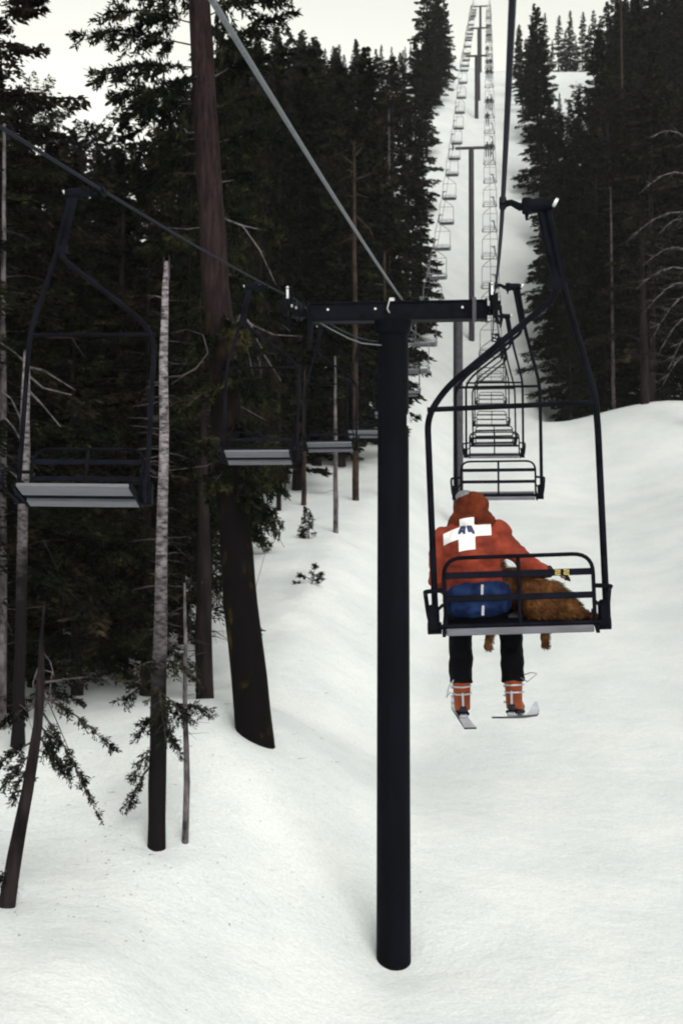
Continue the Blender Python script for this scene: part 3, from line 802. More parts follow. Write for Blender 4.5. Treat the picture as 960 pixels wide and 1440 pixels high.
# brown dead crown in the left background and saplings in the snow
PROTO['sapling'] = make_conifer('fir_sapling', rng, 1.35, .05, .42, 46, 36, .14, .035, .022, droop=.25)
place_tree('sapling', spot(432, 60), 60, 1.35, 'tiny green fir sapling poking out of the open snow, the upper of two', 'young firs in the snow', 'sapling')
placed.append((0, 0))
rs = empty('fir_sapling', (spot(438, 50), 50, ground0(spot(438, 50), 50)))
tag(rs, 'flattened sparse fir sapling half buried in snow, the lower of two', 'sapling', 'young firs in the snow')
sprays(rs, [((0, 0, -.05), (.12, .1, .62), .22), ((0, 0, .1), (.35, 0, .22), .22), ((0, 0, .15), (-.45, .1, .34), .16), ((-.3, 0, -.02), (-.55, .1, .05), .16), ((.05, 0, .3), (.42, -.1, .38), .2)], seed=31, clen=.10, cw=.035, dens=2.2)

# ------------------------------------------------------------------ lift line geometry
GA = 3.81
def rope_x(y, side): return .1 + .104 * y - (0 if side > 0 else GA)
TOW = [26.6, 82, 146, 212, 263, 320, 400]
TZ = [4.72, 14.15, 41.6, 74.2, 97.2, 123.2, 158]
def rope_z(y, side):
    if y <= 26.6:
        if side > 0:
            K = [(-28, 3.9), (-12, 2.75), (0, 2.25), (10.14, 2.469), (20.3, 3.76), (26.6, 4.72), (34, 5.4)]
            for i in range(1, len(K) - 1):
                if y <= K[i][0] or i == len(K) - 2:
                    i0 = i - 1
                    break
            (xa, za), (xb, zb) = K[i0], K[i0 + 1]
            def sl(k):
                return (K[min(k + 1, 6)][1] - K[max(k - 1, 0)][1]) / (K[min(k + 1, 6)][0] - K[max(k - 1, 0)][0])
            h = xb - xa; t = (y - xa) / h
            return (2*t**3 - 3*t**2 + 1) * za + (t**3 - 2*t**2 + t) * h * sl(i0) + (-2*t**3 + 3*t**2) * zb + (t**3 - t**2) * h * sl(i0 + 1)
        return 2.45 + .06 * y + .00092 * y * y
    for i in range(len(TOW) - 1):
        if y <= TOW[i + 1]:
            a, b_ = TOW[i], TOW[i + 1]; t = (y - a) / (b_ - a)
            sag = .0019 * (b_ - a) ** 2 * .25 * 4
            if i: sag *= .55
            return TZ[i] + (TZ[i + 1] - TZ[i]) * t - sag * t * (1 - t)
    return TZ[-1]
YAW = -math.atan(.104)
WELLS.append((-1.8 + .104 * 26.6 + .0, 26.5, .9, .22)); WELLS.append((-1.8 + .104 * 26.6 + .9, 26.3, .9, .12))

for side, nm in ((1, 'right'), (-1, 'left')):
    ys = [-28 + 1.0 * i for i in range(28)] + [.5 * i for i in range(60)] + [30 + 4 * i for i in range(93)]
    mb_ = MB()
    mb_.tube([(rope_x(y, side), y, rope_z(y, side)) for y in ys], .0165, 6, caps=False)
    tag(mb_.build('haul_rope', M['rope']), 'dark steel haul rope carrying the %s chairs' % ('uphill, right hand' if side > 0 else 'downhill, left hand'), 'cable')
# comm line
def comm(y):
    x = at(565, 418, 26.6).x - .104 * (26.6 - y)
    if y <= 26.6: z = 4.66 - .0665 * (26.6 - y) - .0006 * (26.6 - y) * (y + 10)
    else:
        t = (y - 26.6) / (82 - 26.6); z = 4.66 + (14.3 - 4.66) * t - 3.0 * t * (1 - t)
    return (x, y, z)
mb_ = MB(); mb_.tube([comm(-25 + 1.0 * i) for i in range(52)] + [comm(26.6)], .021, 8, caps=False)
mb_.build('telephone_cable', M['cable']); 
tag(bpy.data.objects['telephone_cable'], 'pale telephone cable slanting from the upper left to the first tower crossarm', 'cable')
mb_ = MB(); mb_.tube([comm(26.6 + 3.08 * i) for i in range(19)], .010, 5, caps=False)
tag(mb_.build('telephone_cable', M['rope']), 'dark telephone cable running on beyond the first tower', 'cable')

# ------------------------------------------------------------------ towers
def make_tower(idx, Y, pole_top_r, pole_bot_r, top_z, m_, label, detail):
    cx = -1.8 + .104 * Y
    gz = ground(cx, Y)
    bz = top_z - (.30 if idx == 0 else .32)        # centre of crossarm
    root = empty('lift_tower', (cx, Y, gz), (0, 0, YAW))
    hgt = bz - gz
    mb_ = MB()
    k = 10
    mb_.tube([(0, 0, -1 + (hgt + 1 - .19) * i / k) for i in range(k + 1)], [pole_bot_r + (pole_top_r - pole_bot_r) * i / k for i in range(k + 1)], 28)
    mb_.build('pole', M['pole'] if idx == 0 else m_, root)
    if detail:
        arm = MB()
        x0, x1 = -1.56, 1.72
        # tapered box crossarm with flanges
        arm.box(((x0 + x1) / 2, 0, hgt), (x1 - x0, .30, .30), bev=.01)
        arm.box(((x0 + x1) / 2, 0, hgt + .165), (x1 - x0 + .04, .36, .03))
        arm.box(((x0 + x1) / 2, 0, hgt - .165), (x1 - x0 + .04, .36, .03))
        for x in (x0 - .02, x1 + .02): arm.box((x, 0, hgt), (.04, .40, .40))
        ao = arm.build('crossarm', M['steel'], root, smooth=False)
        for x in (x0 + .35, -.32, x1 - .42):
            mb_ = MB(); mb_.tube([(x, -.155, hgt + .04), (x, -.18, hgt + .04)], .022, 8); mb_.build('bolt', M['bolt'], ao)
        mb_ = MB(); mb_.tube([(0, 0, hgt - .42), (0, 0, hgt - .17)], [pole_top_r + .03, pole_top_r + .07], 24)
        mb_.build('collar', M['pole'], root)
        mb_ = MB(); mb_.box((x0 + .02, -.22, hgt - .32), (.09, .07, .52)); mb_.box((x0 + .02, -.22, hgt - .62), (.05, .05, .08))
        mb_.build('hanging_bracket', M['steel'], root)
        mb_ = MB(); mb_.box((1.52, -.23, hgt - .02), (.07, .05, .46)); mb_.build('front_bracket', M['farsteel'], root)
        # cable loop from arm to pole
        mb_ = MB(); mb_.tube([(x0 + .2, -.1, hgt - .20), (x0 + .4, -.2, hgt - .33), (x0 + .75, -.25, hgt - .52), (x0 + 1.0, -.28, hgt - .62), (-.20, -.27, hgt - .66)], .012, 6)
        mb_.build('drip_cable', M['cable'], root)
        mb_ = MB(); mb_.tube([(-.05, -.24, hgt + .18), (-.09, -.26, hgt + .02), (-.05, -.22, hgt - .05)], .012, 6); mb_.box((-.02, 0, hgt + .22), (.10, .16, .08), bev=.01)
        mb_.build('cable_clamp', M['bolt'], root)
        mb_ = MB(); mb_.box((.285, -.10, hgt - 2.05), (.05, .09, .22), bev=.01); mb_.tube([(.29, -.14, hgt - 1.9), (.33, -.14, hgt - 2.0), (.30, -.14, hgt - 2.2)], .012, 5)
        mb_.build('pole_tag', M['bolt'], root)
    else:
        arm = MB()
        arm.box((0, 0, hgt), (GA - .5, .26, .26), bev=.02)
        arm.build('crossarm', m_, root, smooth=False)
    sx = GA / 2
    slope = (rope_z(Y + 1.2, 1) - rope_z(Y - 1.2, 1)) / 2.4
    for sg in (-1, 1):
        sh = MB(); x = sg * sx
        zr = top_z - gz
        tilt = Euler((math.atan(slope), 0, 0))
        def P(y, z): return Vector((x, 0, zr)) + tilt.to_matrix() @ Vector((0, y, z))
        if detail:
            wr = .19
            for y in (-.9, -.32, .32, .9):
                for a, b_ in ((-.035, .035),):
                    c0 = P(y, -wr - .02)
                    sh.tube([c0 + Vector((-.05, 0, 0)), c0 + Vector((-.035, 0, 0)), c0 + Vector((-.018, 0, 0)), c0 + Vector((.018, 0, 0)), c0 + Vector((.035, 0, 0)), c0 + Vector((.05, 0, 0))], [wr * .9, wr, wr * .88, wr * .88, wr, wr * .9], 20)
                    sh.tube([c0 + Vector((-.10, 0, 0)), c0 + Vector((.10, 0, 0))], .03, 8)
            so = sh.build('sheave_wheels', M['rubber'], root)
            fr = MB()
            for xx in (-.085, .085):
                fr.box(P(-.61, -wr - .06) + Vector((xx, 0, 0)), (.02, .74, .09), rot=tilt)
                fr.box(P(.61, -wr - .06) + Vector((xx, 0, 0)), (.02, .74, .09), rot=tilt)
                fr.box(P(0, -wr - .12) + Vector((xx * 1.25, 0, 0)), (.02, 1.4, .10), rot=tilt)
            fr.box(Vector((x - sg * .10, 0, hgt)), (.30, .16, .16))
            # rope catcher, guard arms
            fr.tube([P(-1.0, -.30) + Vector((-sg * .06, 0, 0)), P(-1.05, .10) + Vector((-sg * .06, 0, 0)), P(-.8, .14) + Vector((-sg * .10, 0, 0)), P(-.78, -.2) + Vector((-sg * .1, 0, 0))], .022, 6)
            fr.tube([P(.9, -.30) + Vector((-sg * .09, 0, 0)), P(.9, .13) + Vector((-sg * .09, 0, 0))], .02, 6)
            fr.tube([P(-.5, -.25) + Vector((sg * .10, 0, 0)), P(-.7, -.52) + Vector((sg * .12, 0, 0)), P(.3, -.60) + Vector((sg * .10, 0, 0)), P(.6, -.25) + Vector((sg * .1, 0, 0))], .016, 6)
            for q in range(4): fr.tube([P(-.6 + .3 * q, -.30) + Vector((0, 0, 0)), P(-.65 + .3 * q, -.56) + Vector((sg * (.03 * q), 0, 0))], .012, 5)
            fr.build('sheave_frame', M['steel'], root)
            bo = MB()
            for y in (-.9, -.32, .32, .9): bo.tube([P(y, -wr - .02) + Vector((-sg * .10, 0, 0)), P(y, -wr - .02) + Vector((-sg * .125, 0, 0))], .028, 8)
            bo.box(P(-1.03, .02) + Vector((-sg * .06, -.03, 0)), (.04, .02, .22))
            bo.build('axle_caps', M['bolt'], root)
        else:
            for y in (-.8, -.27, .27, .8):
                c0 = P(y, -.20)
                sh.tube([c0 + Vector((-.05, 0, 0)), c0 + Vector((.05, 0, 0))], .18, 10)
            sh.build('sheave_wheels', M['rubber'], root)
            fr = MB(); fr.box(P(0, -.30) + Vector((-sg * .1, 0, 0)), (.05, 2.0, .12), rot=tilt); fr.build('sheave_frame', m_, root)
    tag(root, label, 'lift tower', 'towers of the chairlift')
    return root
make_tower(0, 26.6, .285, .325, 4.72, M['steel'], 'nearest black lift tower, thick pole planted in the foreground snow', True)
NAMES = ['second lift tower, its pole rising behind the seated skier', 'tall thin lift tower standing clear on the white slope, third up', 'fourth lift tower up the slope, small and grey', 'fifth lift tower, tiny against the upper slope', 'sixth lift tower, faint on the skyline']
M['steel2'] = mat('grey_black_steel', (.030, .028, .038), .6, var=.3, vscale=4, spec=.3)
for i in range(1, 6):
    make_tower(i, TOW[i], [.27, .27, .27, .27, .27][i - 1], .30, TZ[i], M['steel2'], NAMES[i - 1], False)

# ------------------------------------------------------------------ chairs
def rounded(pts, r, k=5):
    """round the corners of a polyline"""
    P = [Vector(p) for p in pts]; out = [P[0]]
    for i in range(1, len(P) - 1):
        a = (P[i - 1] - P[i]); b_ = (P[i + 1] - P[i])
        q = min(r, a.length * .45, b_.length * .45)
        p0 = P[i] + a.normalized() * q; p1 = P[i] + b_.normalized() * q
        for j in range(k + 1):
            t = j / k
            out.append(p0 * (1 - t) ** 2 + P[i] * 2 * t * (1 - t) + p1 * t * t)
    out.append(P[-1]); return out
def make_chair():
    root = empty('lift_chair')
    # grip
    g = MB(); g.box((0, 0, 0), (.05, .20, .07), bev=.015)
    g.tube([(0, 0, -.01), (.06, 0, .0), (.12, 0, -.035), (.18, 0, -.02)], [.028, .024, .03, .032], 8)
    g.box((.17, 0, -.03), (.07, .08, .11), bev=.01)
    g.tube([(.17, 0, -.06), (.165, .02, -.13)], [.02, .008], 6)
    go = g.build('grip', M['steel'], root)
    g = MB(); g.tube([(.18, 0, -.03), (.34, 0, -.035)], .052, 12); g.tube([(.34, 0, -.035), (.365, 0, -.035)], .035, 10)
    g.build('pivot_sleeve', M['steel'], root)
    g = MB(); g.tube([(.362, -.01, -.02), (.378, -.01, -.03)], .04, 10); g.build('end_cap', M['bolt'], root)
    # two hanger tubes that part into the bail
    h = MB()
    h.tube(rounded([(.255, .0, -.04), (.362, .02, -.60), (.335, .025, -.70), (-.45, .045, -1.30), (-.597, .05, -1.50), (-.592, .06, -3.0)], .12, 6), .0235, 10)
    h.tube(rounded([(.315, .0, -.04), (.414, .02, -.66), (.600, .05, -1.40), (.612, .055, -1.62), (.622, .06, -3.0)], .10, 5), .0245, 10)
    h.box((.335, .01, -.33), (.10, .02, .55), rot=Euler((0, rad(-10), 0)))
    h.tube([(-.596, .05, -1.455), (.606, .05, -1.455)], .019, 8)
    h.box((.355, .02, -.60), (.10, .05, .08))
    h.build('hanger', M['steel'], root)
    # back frame
    b = MB()
    b.tube(rounded([(-.515, .0, -3.03), (-.520, -.06, -2.53), (.530, -.06, -2.53), (.535, .0, -3.03)], .14, 7), .0145, 8)
    b.tube([(.01, -.06, -2.53), (.01, .0, -3.03)], .014, 8)
    b.tube([(-.56, 0, -3.02), (.58, 0, -3.02)], .019, 8)
    bo = b.build('back_frame', M['steel'], root)
    for z, y, hh in ((-2.655, -.046, .048), (-2.82, -.027, .046)):
        s_ = MB(); s_.box((.008, y, z), (1.03, .016, hh), bev=.004); s_.build('back_slat', M['slat'], root)
    # seat
    ti = rad(13)
    rr = Euler((ti, 0, 0))
    def SP(y, z=0): return Vector((.005, .0, -3.055)) + rr.to_matrix() @ Vector((0, y, z))
    s_ = MB(); s_.box(SP(.035), (1.04, .13, .05), rot=rr, bev=.006); s_.build('rear_seat_board', M['board'], root)
    s_ = MB(); s_.box(SP(.325, .0), (1.04, .21, .035), rot=rr, bev=.006); s_.build('front_seat_board', M['board'], root)
    for x in (-.535, .545):
        s_ = MB(); s_.box(SP(.18, -.0) + Vector((x, 0, 0)), (.026, .46, .05), rot=rr); s_.build('seat_rail', M['steel'], root)
    s_ = MB(); s_.box(SP(.155, .018), (1.02, .10, .03), rot=rr); s_.build('cross_rail', M['steel'], root)
    # arm loops and pivot blocks
    for sg in (-1, 1):
        a = MB()
        a.tube(rounded([(sg * .53, -.035, -2.755), (sg * .655, -.01, -2.765), (sg * .672, .36, -2.79), (sg * .655, .42, -2.98), (sg * .60, .10, -3.05)], .09, 5), .0165, 8)
        a.tube([(sg * .53, -.02, -2.86), (sg * .61, .03, -2.93), (sg * .61, .05, -3.03)], .012, 6)
        a.build('armrest', M['steel'], root)
        a = MB(); a.box((sg * .605, .05, -2.96), (.085, .10, .20), bev=.02); a.tube([(sg * .55, .05, -3.03), (sg * .65, .05, -3.03)], .045, 10)
        a.build('pivot_block', M['steel'], root)
    return root
chair0 = make_chair()
ORD = ['nearest', 'second', 'third', 'fourth', 'fifth', 'sixth', 'seventh', 'eighth', 'ninth', 'tenth', 'eleventh', 'twelfth', 'thirteenth', 'fourteenth', 'fifteenth', 'sixteenth', 'seventeenth', 'eighteenth', 'nineteenth', 'twentieth', 'twenty-first', 'twenty-second', 'twenty-third', 'twenty-fourth', 'twenty-fifth', 'twenty-sixth', 'twenty-seventh', 'twenty-eighth', 'twenty-ninth', 'thirtieth', 'thirty-first', 'thirty-second', 'thirty-third', 'thirty-fourth', 'thirty-fifth', 'thirty-sixth', 'thirty-seventh', 'thirty-eighth']
right_chairs = []
def haze_fade(o):      # distance haze on the far chairs, put into a paler steel colour
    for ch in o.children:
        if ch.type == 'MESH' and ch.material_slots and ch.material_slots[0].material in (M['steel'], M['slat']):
            ch.material_slots[0].link = 'OBJECT'; ch.material_slots[0].material = M['hazed']
M['hazed'] = mat('haze_paled_steel', (.11, .11, .125), .6, var=.3, vscale=4, spec=.3)
OCC = {15, 17, 18, 20, 22, 24, 27, 29}
for i in range(38):
    Y = 10.14 + 10.15 * i
    if Y > 384: break
    o = chair0 if i == 0 else copy_tree(chair0)
    o.location = (rope_x(Y, 1), Y, rope_z(Y, 1))
    roll = rad(-2.0) if i == 0 else rad(rng.uniform(-.6, .6))
    o.rotation_euler = Euler((0, roll, YAW), 'XYZ')
    if i == 0: lab = 'nearest double chair, carrying the skier in the rust red jacket and the dog'
    elif i in OCC: lab = '%s chair up the right hand rope, far off with dark clad skiers' % ORD[i]
    else: lab = 'empty double chair, %s up the right hand rope' % ORD[i]
    tag(o, lab, 'chairlift chair', 'chairs on the right hand uphill rope')
    right_chairs.append(o)
    if Y > 65: haze_fade(o)
chairL = copy_tree(chair0)
for ch in chairL.children:
    pass
for i in range(38):
    Y = 13.6 + 10.05 * i
    if Y > 384: break
    o = chairL if i == 0 else copy_tree(chairL)
    o.location = (rope_x(Y, -1), Y, rope_z(Y, -1))
    # faces downhill, tipped back a little because it is empty
    o.rotation_euler = Euler((rad(9) + rad(rng.uniform(-1.5, 1.5)), rad(rng.uniform(-.6, .6)) - (rad(.8) if i == 0 else 0), YAW + PI), 'XYZ')
    tag(o, 'empty double chair facing downhill, %s up the left hand rope' % ORD[i], 'chairlift chair', 'chairs on the left hand downhill rope')
    if Y > 65: haze_fade(o)

# seat number on the slat
num = MB()
def seven_seg(mb_, x, y, z, w_, h_, t_, segs):
    D = {'a': ((-1, 1), (1, 1)), 'b': ((1, 1), (1, 0)), 'c': ((1, 0), (1, -1)), 'd': ((-1, -1), (1, -1)), 'e': ((-1, 0), (-1, -1)), 'f': ((-1, 1), (-1, 0)), 'g': ((-1, 0), (1, 0))}
    for s_ in segs:
        (a, b_), (c_, d) = D[s_]
        cx, cz = x + (a + c_) / 2 * w_ / 2, z + (b_ + d) / 2 * h_ / 2
        mb_.box((cx, y, cz), (w_ + t_ if b_ == d else t_, .003, t_ if b_ == d else h_ / 2 + t_))
seven_seg(num, .285, -.0565, -2.655, .030, .030, .009, 'abged')
seven_seg(num, .345, -.0565, -2.655, .030, .030, .009, 'abged')
num.build('seat_number', M['yellow'], chair0)

# ------------------------------------------------------------------ the skier
base0 = chair0
def on_chair(name, chair):
    r = empty(name); r.location = chair.location; r.rotation_euler = chair.rotation_euler
    return r
pr = on_chair('person', chair0)
tag(pr, 'seated skier in a rust red jacket with a white cross on the back', 'person')
BX = -.315     # spine
def hand(mb_, wrist, d, nrm, sg, s=1.0):
    """palm and five curled fingers"""
    d = Vector(d).normalized(); nrm = Vector(nrm).normalized(); side = d.cross(nrm).normalized() * sg
    w0 = Vector(wrist)
    mb_.tube([w0, w0 + d * .045 * s, w0 + d * .095 * s], [(.032 * s, .022 * s), (.045 * s, .020 * s), (.044 * s, .017 * s)], 10, up=nrm)
    for i, ln in enumerate((.070, .080, .074, .058)):
        b_ = w0 + d * .09 * s + side * (.033 - .022 * i) * s
        p = [b_, b_ + d * ln * .4 * s - nrm * .006 * s, b_ + d * ln * .72 * s - nrm * .022 * s, b_ + d * ln * .92 * s - nrm * .045 * s]
        mb_.tube(p, [.0125 * s, .0115 * s, .0105 * s, .008 * s], 8)
    b_ = w0 + d * .03 * s + side * .035 * s
    mb_.tube([b_, b_ + d * .03 * s + side * .03 * s, b_ + d * .06 * s + side * .04 * s - nrm * .02 * s], [.015 * s, .013 * s, .010 * s], 8)
def body_shapes(mb_, k=0.0, head=True):
    T = mb_.tube
    if not head:
        T([(BX + .02, .25, -2.80), (BX + .01, .25, -2.70), (BX - .005, .24, -2.52), (BX - .01, .24, -2.40), (BX - .01, .25, -2.33), (BX, .27, -2.27)],
          [(.175 + k, .135 + k), (.168 + k, .127 + k), (.19 + k, .13 + k), (.20 + k, .125 + k), (.15 + k, .10 + k), (.07 + k, .07 + k)], 20, up=(0, 1, 0))
        return
    # torso
    T([(BX + .03, .26, -2.98), (BX + .03, .25, -2.88), (BX + .01, .25, -2.72), (BX - .005, .24, -2.52), (BX - .01, .24, -2.40), (BX - .01, .25, -2.33), (BX, .27, -2.27)],
      [(.17 + k, .13 + k), (.175 + k, .135 + k), (.165 + k, .125 + k), (.19 + k, .13 + k), (.20 + k, .125 + k), (.15 + k, .10 + k), (.07 + k, .07 + k)], 20, up=(0, 1, 0))
def arm(mb_, sh, el, wr, k=0.0):
    sh, el, wr = map(Vector, (sh, el, wr))
    mb_.tube([sh, sh.lerp(el, .5), el, el.lerp(wr, .5), wr], [.062 + k, .055 + k, .048 + k, .044 + k, .034 + k], 14)
def leg(mb_, hip, kn, an, k=0.0):
    hip, kn, an = map(Vector, (hip, kn, an))
    mb_.tube([hip, hip.lerp(kn, .5), kn, kn.lerp(an, .35), an], [.092 + k, .082 + k, .064 + k, .060 + k, .042 + k], 14)
SHR, ELR, WRR = (BX + .185, .25, -2.385), (.10, .21, -2.60), (.22, .27, -2.655)
SHL, ELL, WRL = (BX - .215, .25, -2.40), (BX - .265, .27, -2.70), (BX - .15, .48, -2.80)
LEGS = [((BX - .075, .28, -2.93), (BX - .115, .68, -2.97), (-.435, .60, -3.48)), ((BX + .12, .28, -2.93), (BX + .26, .68, -2.97), (-.045, .60, -3.48))]
HEAD = Vector((BX - .0, .27, -2.17))
b = MB(); body_shapes(b)
b.tube([(BX, .27, -2.32), (BX, .275, -2.22)], .055, 12)
b.ball(HEAD, (.078, .098, .108)); b.ball(HEAD + Vector((0, .03, -.06)), (.058, .072, .06))
b.tube([HEAD + Vector((0, .09, .02)), HEAD + Vector((0, .122, -.025)), HEAD + Vector((0, .095, -.035))], [.008, .017, .01], 8)
for sg in (-1, 1): b.ball(HEAD + Vector((sg * .08, 0, -.01)), (.012, .02, .03))
arm(b, SHR, ELR, WRR, -.012); arm(b, SHL, ELL, WRL, -.012)
for L_ in LEGS: leg(b, *L_, -.014)
hand(b, WRR, (.9, .45, -.12), (0, -.1, 1), -1, .95); hand(b, WRL, (.3, .9, -.2), (0, .2, 1), 1, .95)
for L_ in LEGS:
    an = Vector(L_[2]); b.tube([an, an + Vector((0, .01, -.08)), an + Vector((0, .10, -.12)), an + Vector((0, .2, -.13))], [.042, .045, .04, .03], 10)
link('body', setmats(fuse(b, .009, 3), M['skin']), pr)
# face details
f = MB()
for sg in (-1, 1): f.ball(HEAD + Vector((sg * .03, .092, .01)), (.014, .008, .010), 10, 6)
f.build('eyes', M['rubber'], pr)
# jacket
j = MB(); body_shapes(j, .035, head=False)
arm(j, SHR, ELR, Vector(WRR) - Vector((.01, .005, 0)), .018); arm(j, SHL, ELL, WRL, .018)
j.ball((BX + .205, .25, -2.345), (.092, .10, .085)); j.ball((BX - .19, .25, -2.375), (.10, .10, .075))
j.ball((BX - .265, .25, -2.52), (.055, .07, .16)); j.ball((BX + .20, .22, -2.47), (.07, .075, .10))
j.tube([(BX + .02, .26, -2.80), (BX + .02, .26, -2.70)], [(.215, .165), (.20, .16)], 20, up=(0, 1, 0))
jm = fuse(j, .011, 4, amp=.016, freq=8.5, seed=4, stretch=(1, 1, 1.6))
jo = link('jacket', setmats(jm, M['jacket']), pr)
# hood pulled up over the head
hd = MB(); hd.ball(HEAD + Vector((.005, -.015, .005)), (.128, .130, .122)); hd.ball(HEAD + Vector((.015, -.03, -.09)), (.168, .140, .095))
hd.tube([HEAD + Vector((0, 0, -.06)), HEAD + Vector((0, -.01, -.15))], [(.15, .12), (.195, .13)], 18, up=(0, 1, 0))
hm = fuse(hd, .010, 4, amp=.018, freq=10, seed=9)
link('hood', setmats(hm, M['hood']), pr)
hb = MB(); hb.ball(HEAD + Vector((-.035, .0, .085)), (.075, .085, .052)); link('hat', setmats(fuse(hb, .01, 2, amp=.006, freq=20), M['beanie']), pr)
# trousers
t_ = MB()
t_.tube([(BX + .03, .27, -3.0), (BX + .03, .26, -2.88), (BX + .02, .26, -2.76)], [(.225, .185), (.215, .175), (.19, .15)], 20, up=(0, 1, 0))
for L_ in LEGS:
    hip, kn, an = L_
    leg(t_, hip, kn, Vector(an) + Vector((0, 0, .02)), .030)
    t_.tube([Vector(kn).lerp(Vector(an), .3), Vector(an) + Vector((0, 0, .0))], [.088, .090], 14)
link('trousers', setmats(fuse(t_, .011, 3, amp=.012, freq=9, seed=2), M['trouser']), pr)
# gloves
g_ = MB(); hand(g_, WRR, (.9, .45, -.12), (0, -.1, 1), -1, 1.18); g_.tube([Vector(WRR) - Vector((.05, .025, -.005)), Vector(WRR) + Vector((.03, .015, 0))], [.050, .046], 12)
link('glove', setmats(fuse(g_, .007, 2), M['glove']), pr)
g_ = MB(); hand(g_, WRL, (.3, .9, -.2), (0, .2, 1), 1, 1.18); g_.tube([Vector(WRL) - Vector((.01, .04, -.01)), Vector(WRL) + Vector((.01, .03, 0))], [.050, .046], 12)
link('glove', setmats(fuse(g_, .007, 2), M['glove']), pr)
# white cross and letters laid on the jacket
bvh = BVHTree.FromPolygons([v.co.copy() for v in jm.vertices], [tuple(p.vertices) for p in jm.polygons])
bvh2 = BVHTree.FromPolygons([v.co.copy() for v in hm.vertices], [tuple(p.vertices) for p in hm.polygons])
def lay(name, m_, cells, off, parent, step=.012, tf=lambda x, z: (x, z)):
    """a thin cloth patch following the jacket's back; cells = rectangles x0,x1,z0,z1"""
    mb_ = MB()
    for (x0, x1, z0, z1) in cells:
        nx = max(1, int(round((x1 - x0) / step))); nz = max(1, int(round((z1 - z0) / step)))
        V = []
        for iz in range(nz + 1):
            for ix in range(nx + 1):
                x, z = tf(x0 + (x1 - x0) * ix / nx, z0 + (z1 - z0) * iz / nz)
                ys_ = []
                for bb in (bvh, bvh2):
                    hit = bb.ray_cast(Vector((x, -1, z)), Vector((0, 1, 0)))
                    if hit[0]: ys_.append(hit[0].y)
                V.append(Vector((x, (min(ys_) if ys_ else .1) - off, z)))
        Fq = [(iz * (nx + 1) + ix, iz * (nx + 1) + ix + 1, (iz + 1) * (nx + 1) + ix + 1, (iz + 1) * (nx + 1) + ix) for iz in range(nz) for ix in range(nx)]
        k = len(V)
        V2 = V + [v + Vector((0, off * .9, 0)) for v in V]
        edge = []
        for ix in range(nx): edge.append((ix, ix + 1)); edge.append((nz * (nx + 1) + ix + 1, nz * (nx + 1) + ix))
        for iz in range(nz): edge.append(((iz + 1) * (nx + 1), iz * (nx + 1))); edge.append((iz * (nx + 1) + nx, (iz + 1) * (nx + 1) + nx))
        mb_.add(V2, Fq + [(a, a + k, c_ + k, c_) for a, c_ in edge])
    return mb_.build(name, m_, parent)
CXX, CZ = -.345, -2.345
def bend(x, z):   # the arms of the cross droop towards the shoulders
    d = x - CXX
    return (x, z - .30 * d * d + (.10 * d if d > 0 else .10 * d) - (.9 * d * d if d < 0 else 0))
cells = [(CXX - .060, CXX + .062, CZ - .045, CZ + .045), (CXX - .062, CXX + .058, CZ - .132, CZ - .045), (CXX - .050, CXX + .055, CZ + .045, CZ + .10), (CXX - .172, CXX - .060, CZ - .042, CZ + .042), (CXX + .062, CXX + .175, CZ - .038, CZ + .042)]
cr = lay('cross_patch', M['white'], cells, .006, jo, tf=bend)
lt = []
def strokes(ox, oz, segs, wd=.011):
    for (x0, z0, x1, z1) in segs:
        n = 5
        for i in range(n):
            xa, za = x0 + (x1 - x0) * (i + .5) / n, z0 + (z1 - z0) * (i + .5) / n
            hx = max(wd / 2, abs(x1 - x0) / n / 2 + .002); hz = max(wd / 2, abs(z1 - z0) / n / 2 + .002)
            lt.append((ox + xa - hx, ox + xa + hx, oz + za - hz, oz + za + hz))
strokes(CXX - .030, CZ + .012, [(-.026, -.022, -.006, .022), (-.006, .022, .016, .022), (.012, .018, .010, -.022), (-.012, -.006, .008, -.006)], .019)
strokes(CXX + .026, CZ + .014, [(-.018, .022, .0, .022), (-.014, .016, -.008, -.010), (-.008, -.008, .012, -.008), (.002, .022, .024, -.026)], .019)
bvh = BVHTree.FromPolygons([v.co.copy() for v in cr.data.vertices], [tuple(p.vertices) for p in cr.data.polygons])
lay('cross_lettering', M['navy'], lt, .003, jo, step=.02)
# waist pack
pk = MB()
pk.tube([(BX - .195, .10, -2.85), (BX - .15, .065, -2.845), (BX + .05, .045, -2.835), (BX + .21, .065, -2.825), (BX + .255, .10, -2.825)], [(.08, .03), (.118, .055), (.128, .06), (.124, .055), (.09, .03)], 18, up=(0, 1, 0))
po = link('waist_pack', setmats(fuse(pk, .010, 3, amp=.014, freq=13, seed=6), M['pack']), pr)
s_ = MB()
for z0, z1 in ((-2.725, -2.80), (-2.875, -2.945)): s_.box((BX + .065, -.017 + (0 if z0 > -2.8 else .004), (z0 + z1) / 2), (.018, .012, abs(z1 - z0)), rot=Euler((0, rad(4), 0)))
s_.build('strap', M['strapgrey'], po)
s_ = MB(); s_.tube([(BX - .20, .11, -2.845), (BX - .22, .25, -2.84), (BX - .12, .43, -2.84), (BX + .1, .45, -2.84), (BX + .27, .25, -2.83), (BX + .25, .11, -2.825)], [(.008, .022)] * 6, 8)
s_.build('belt', M['glove'], po)

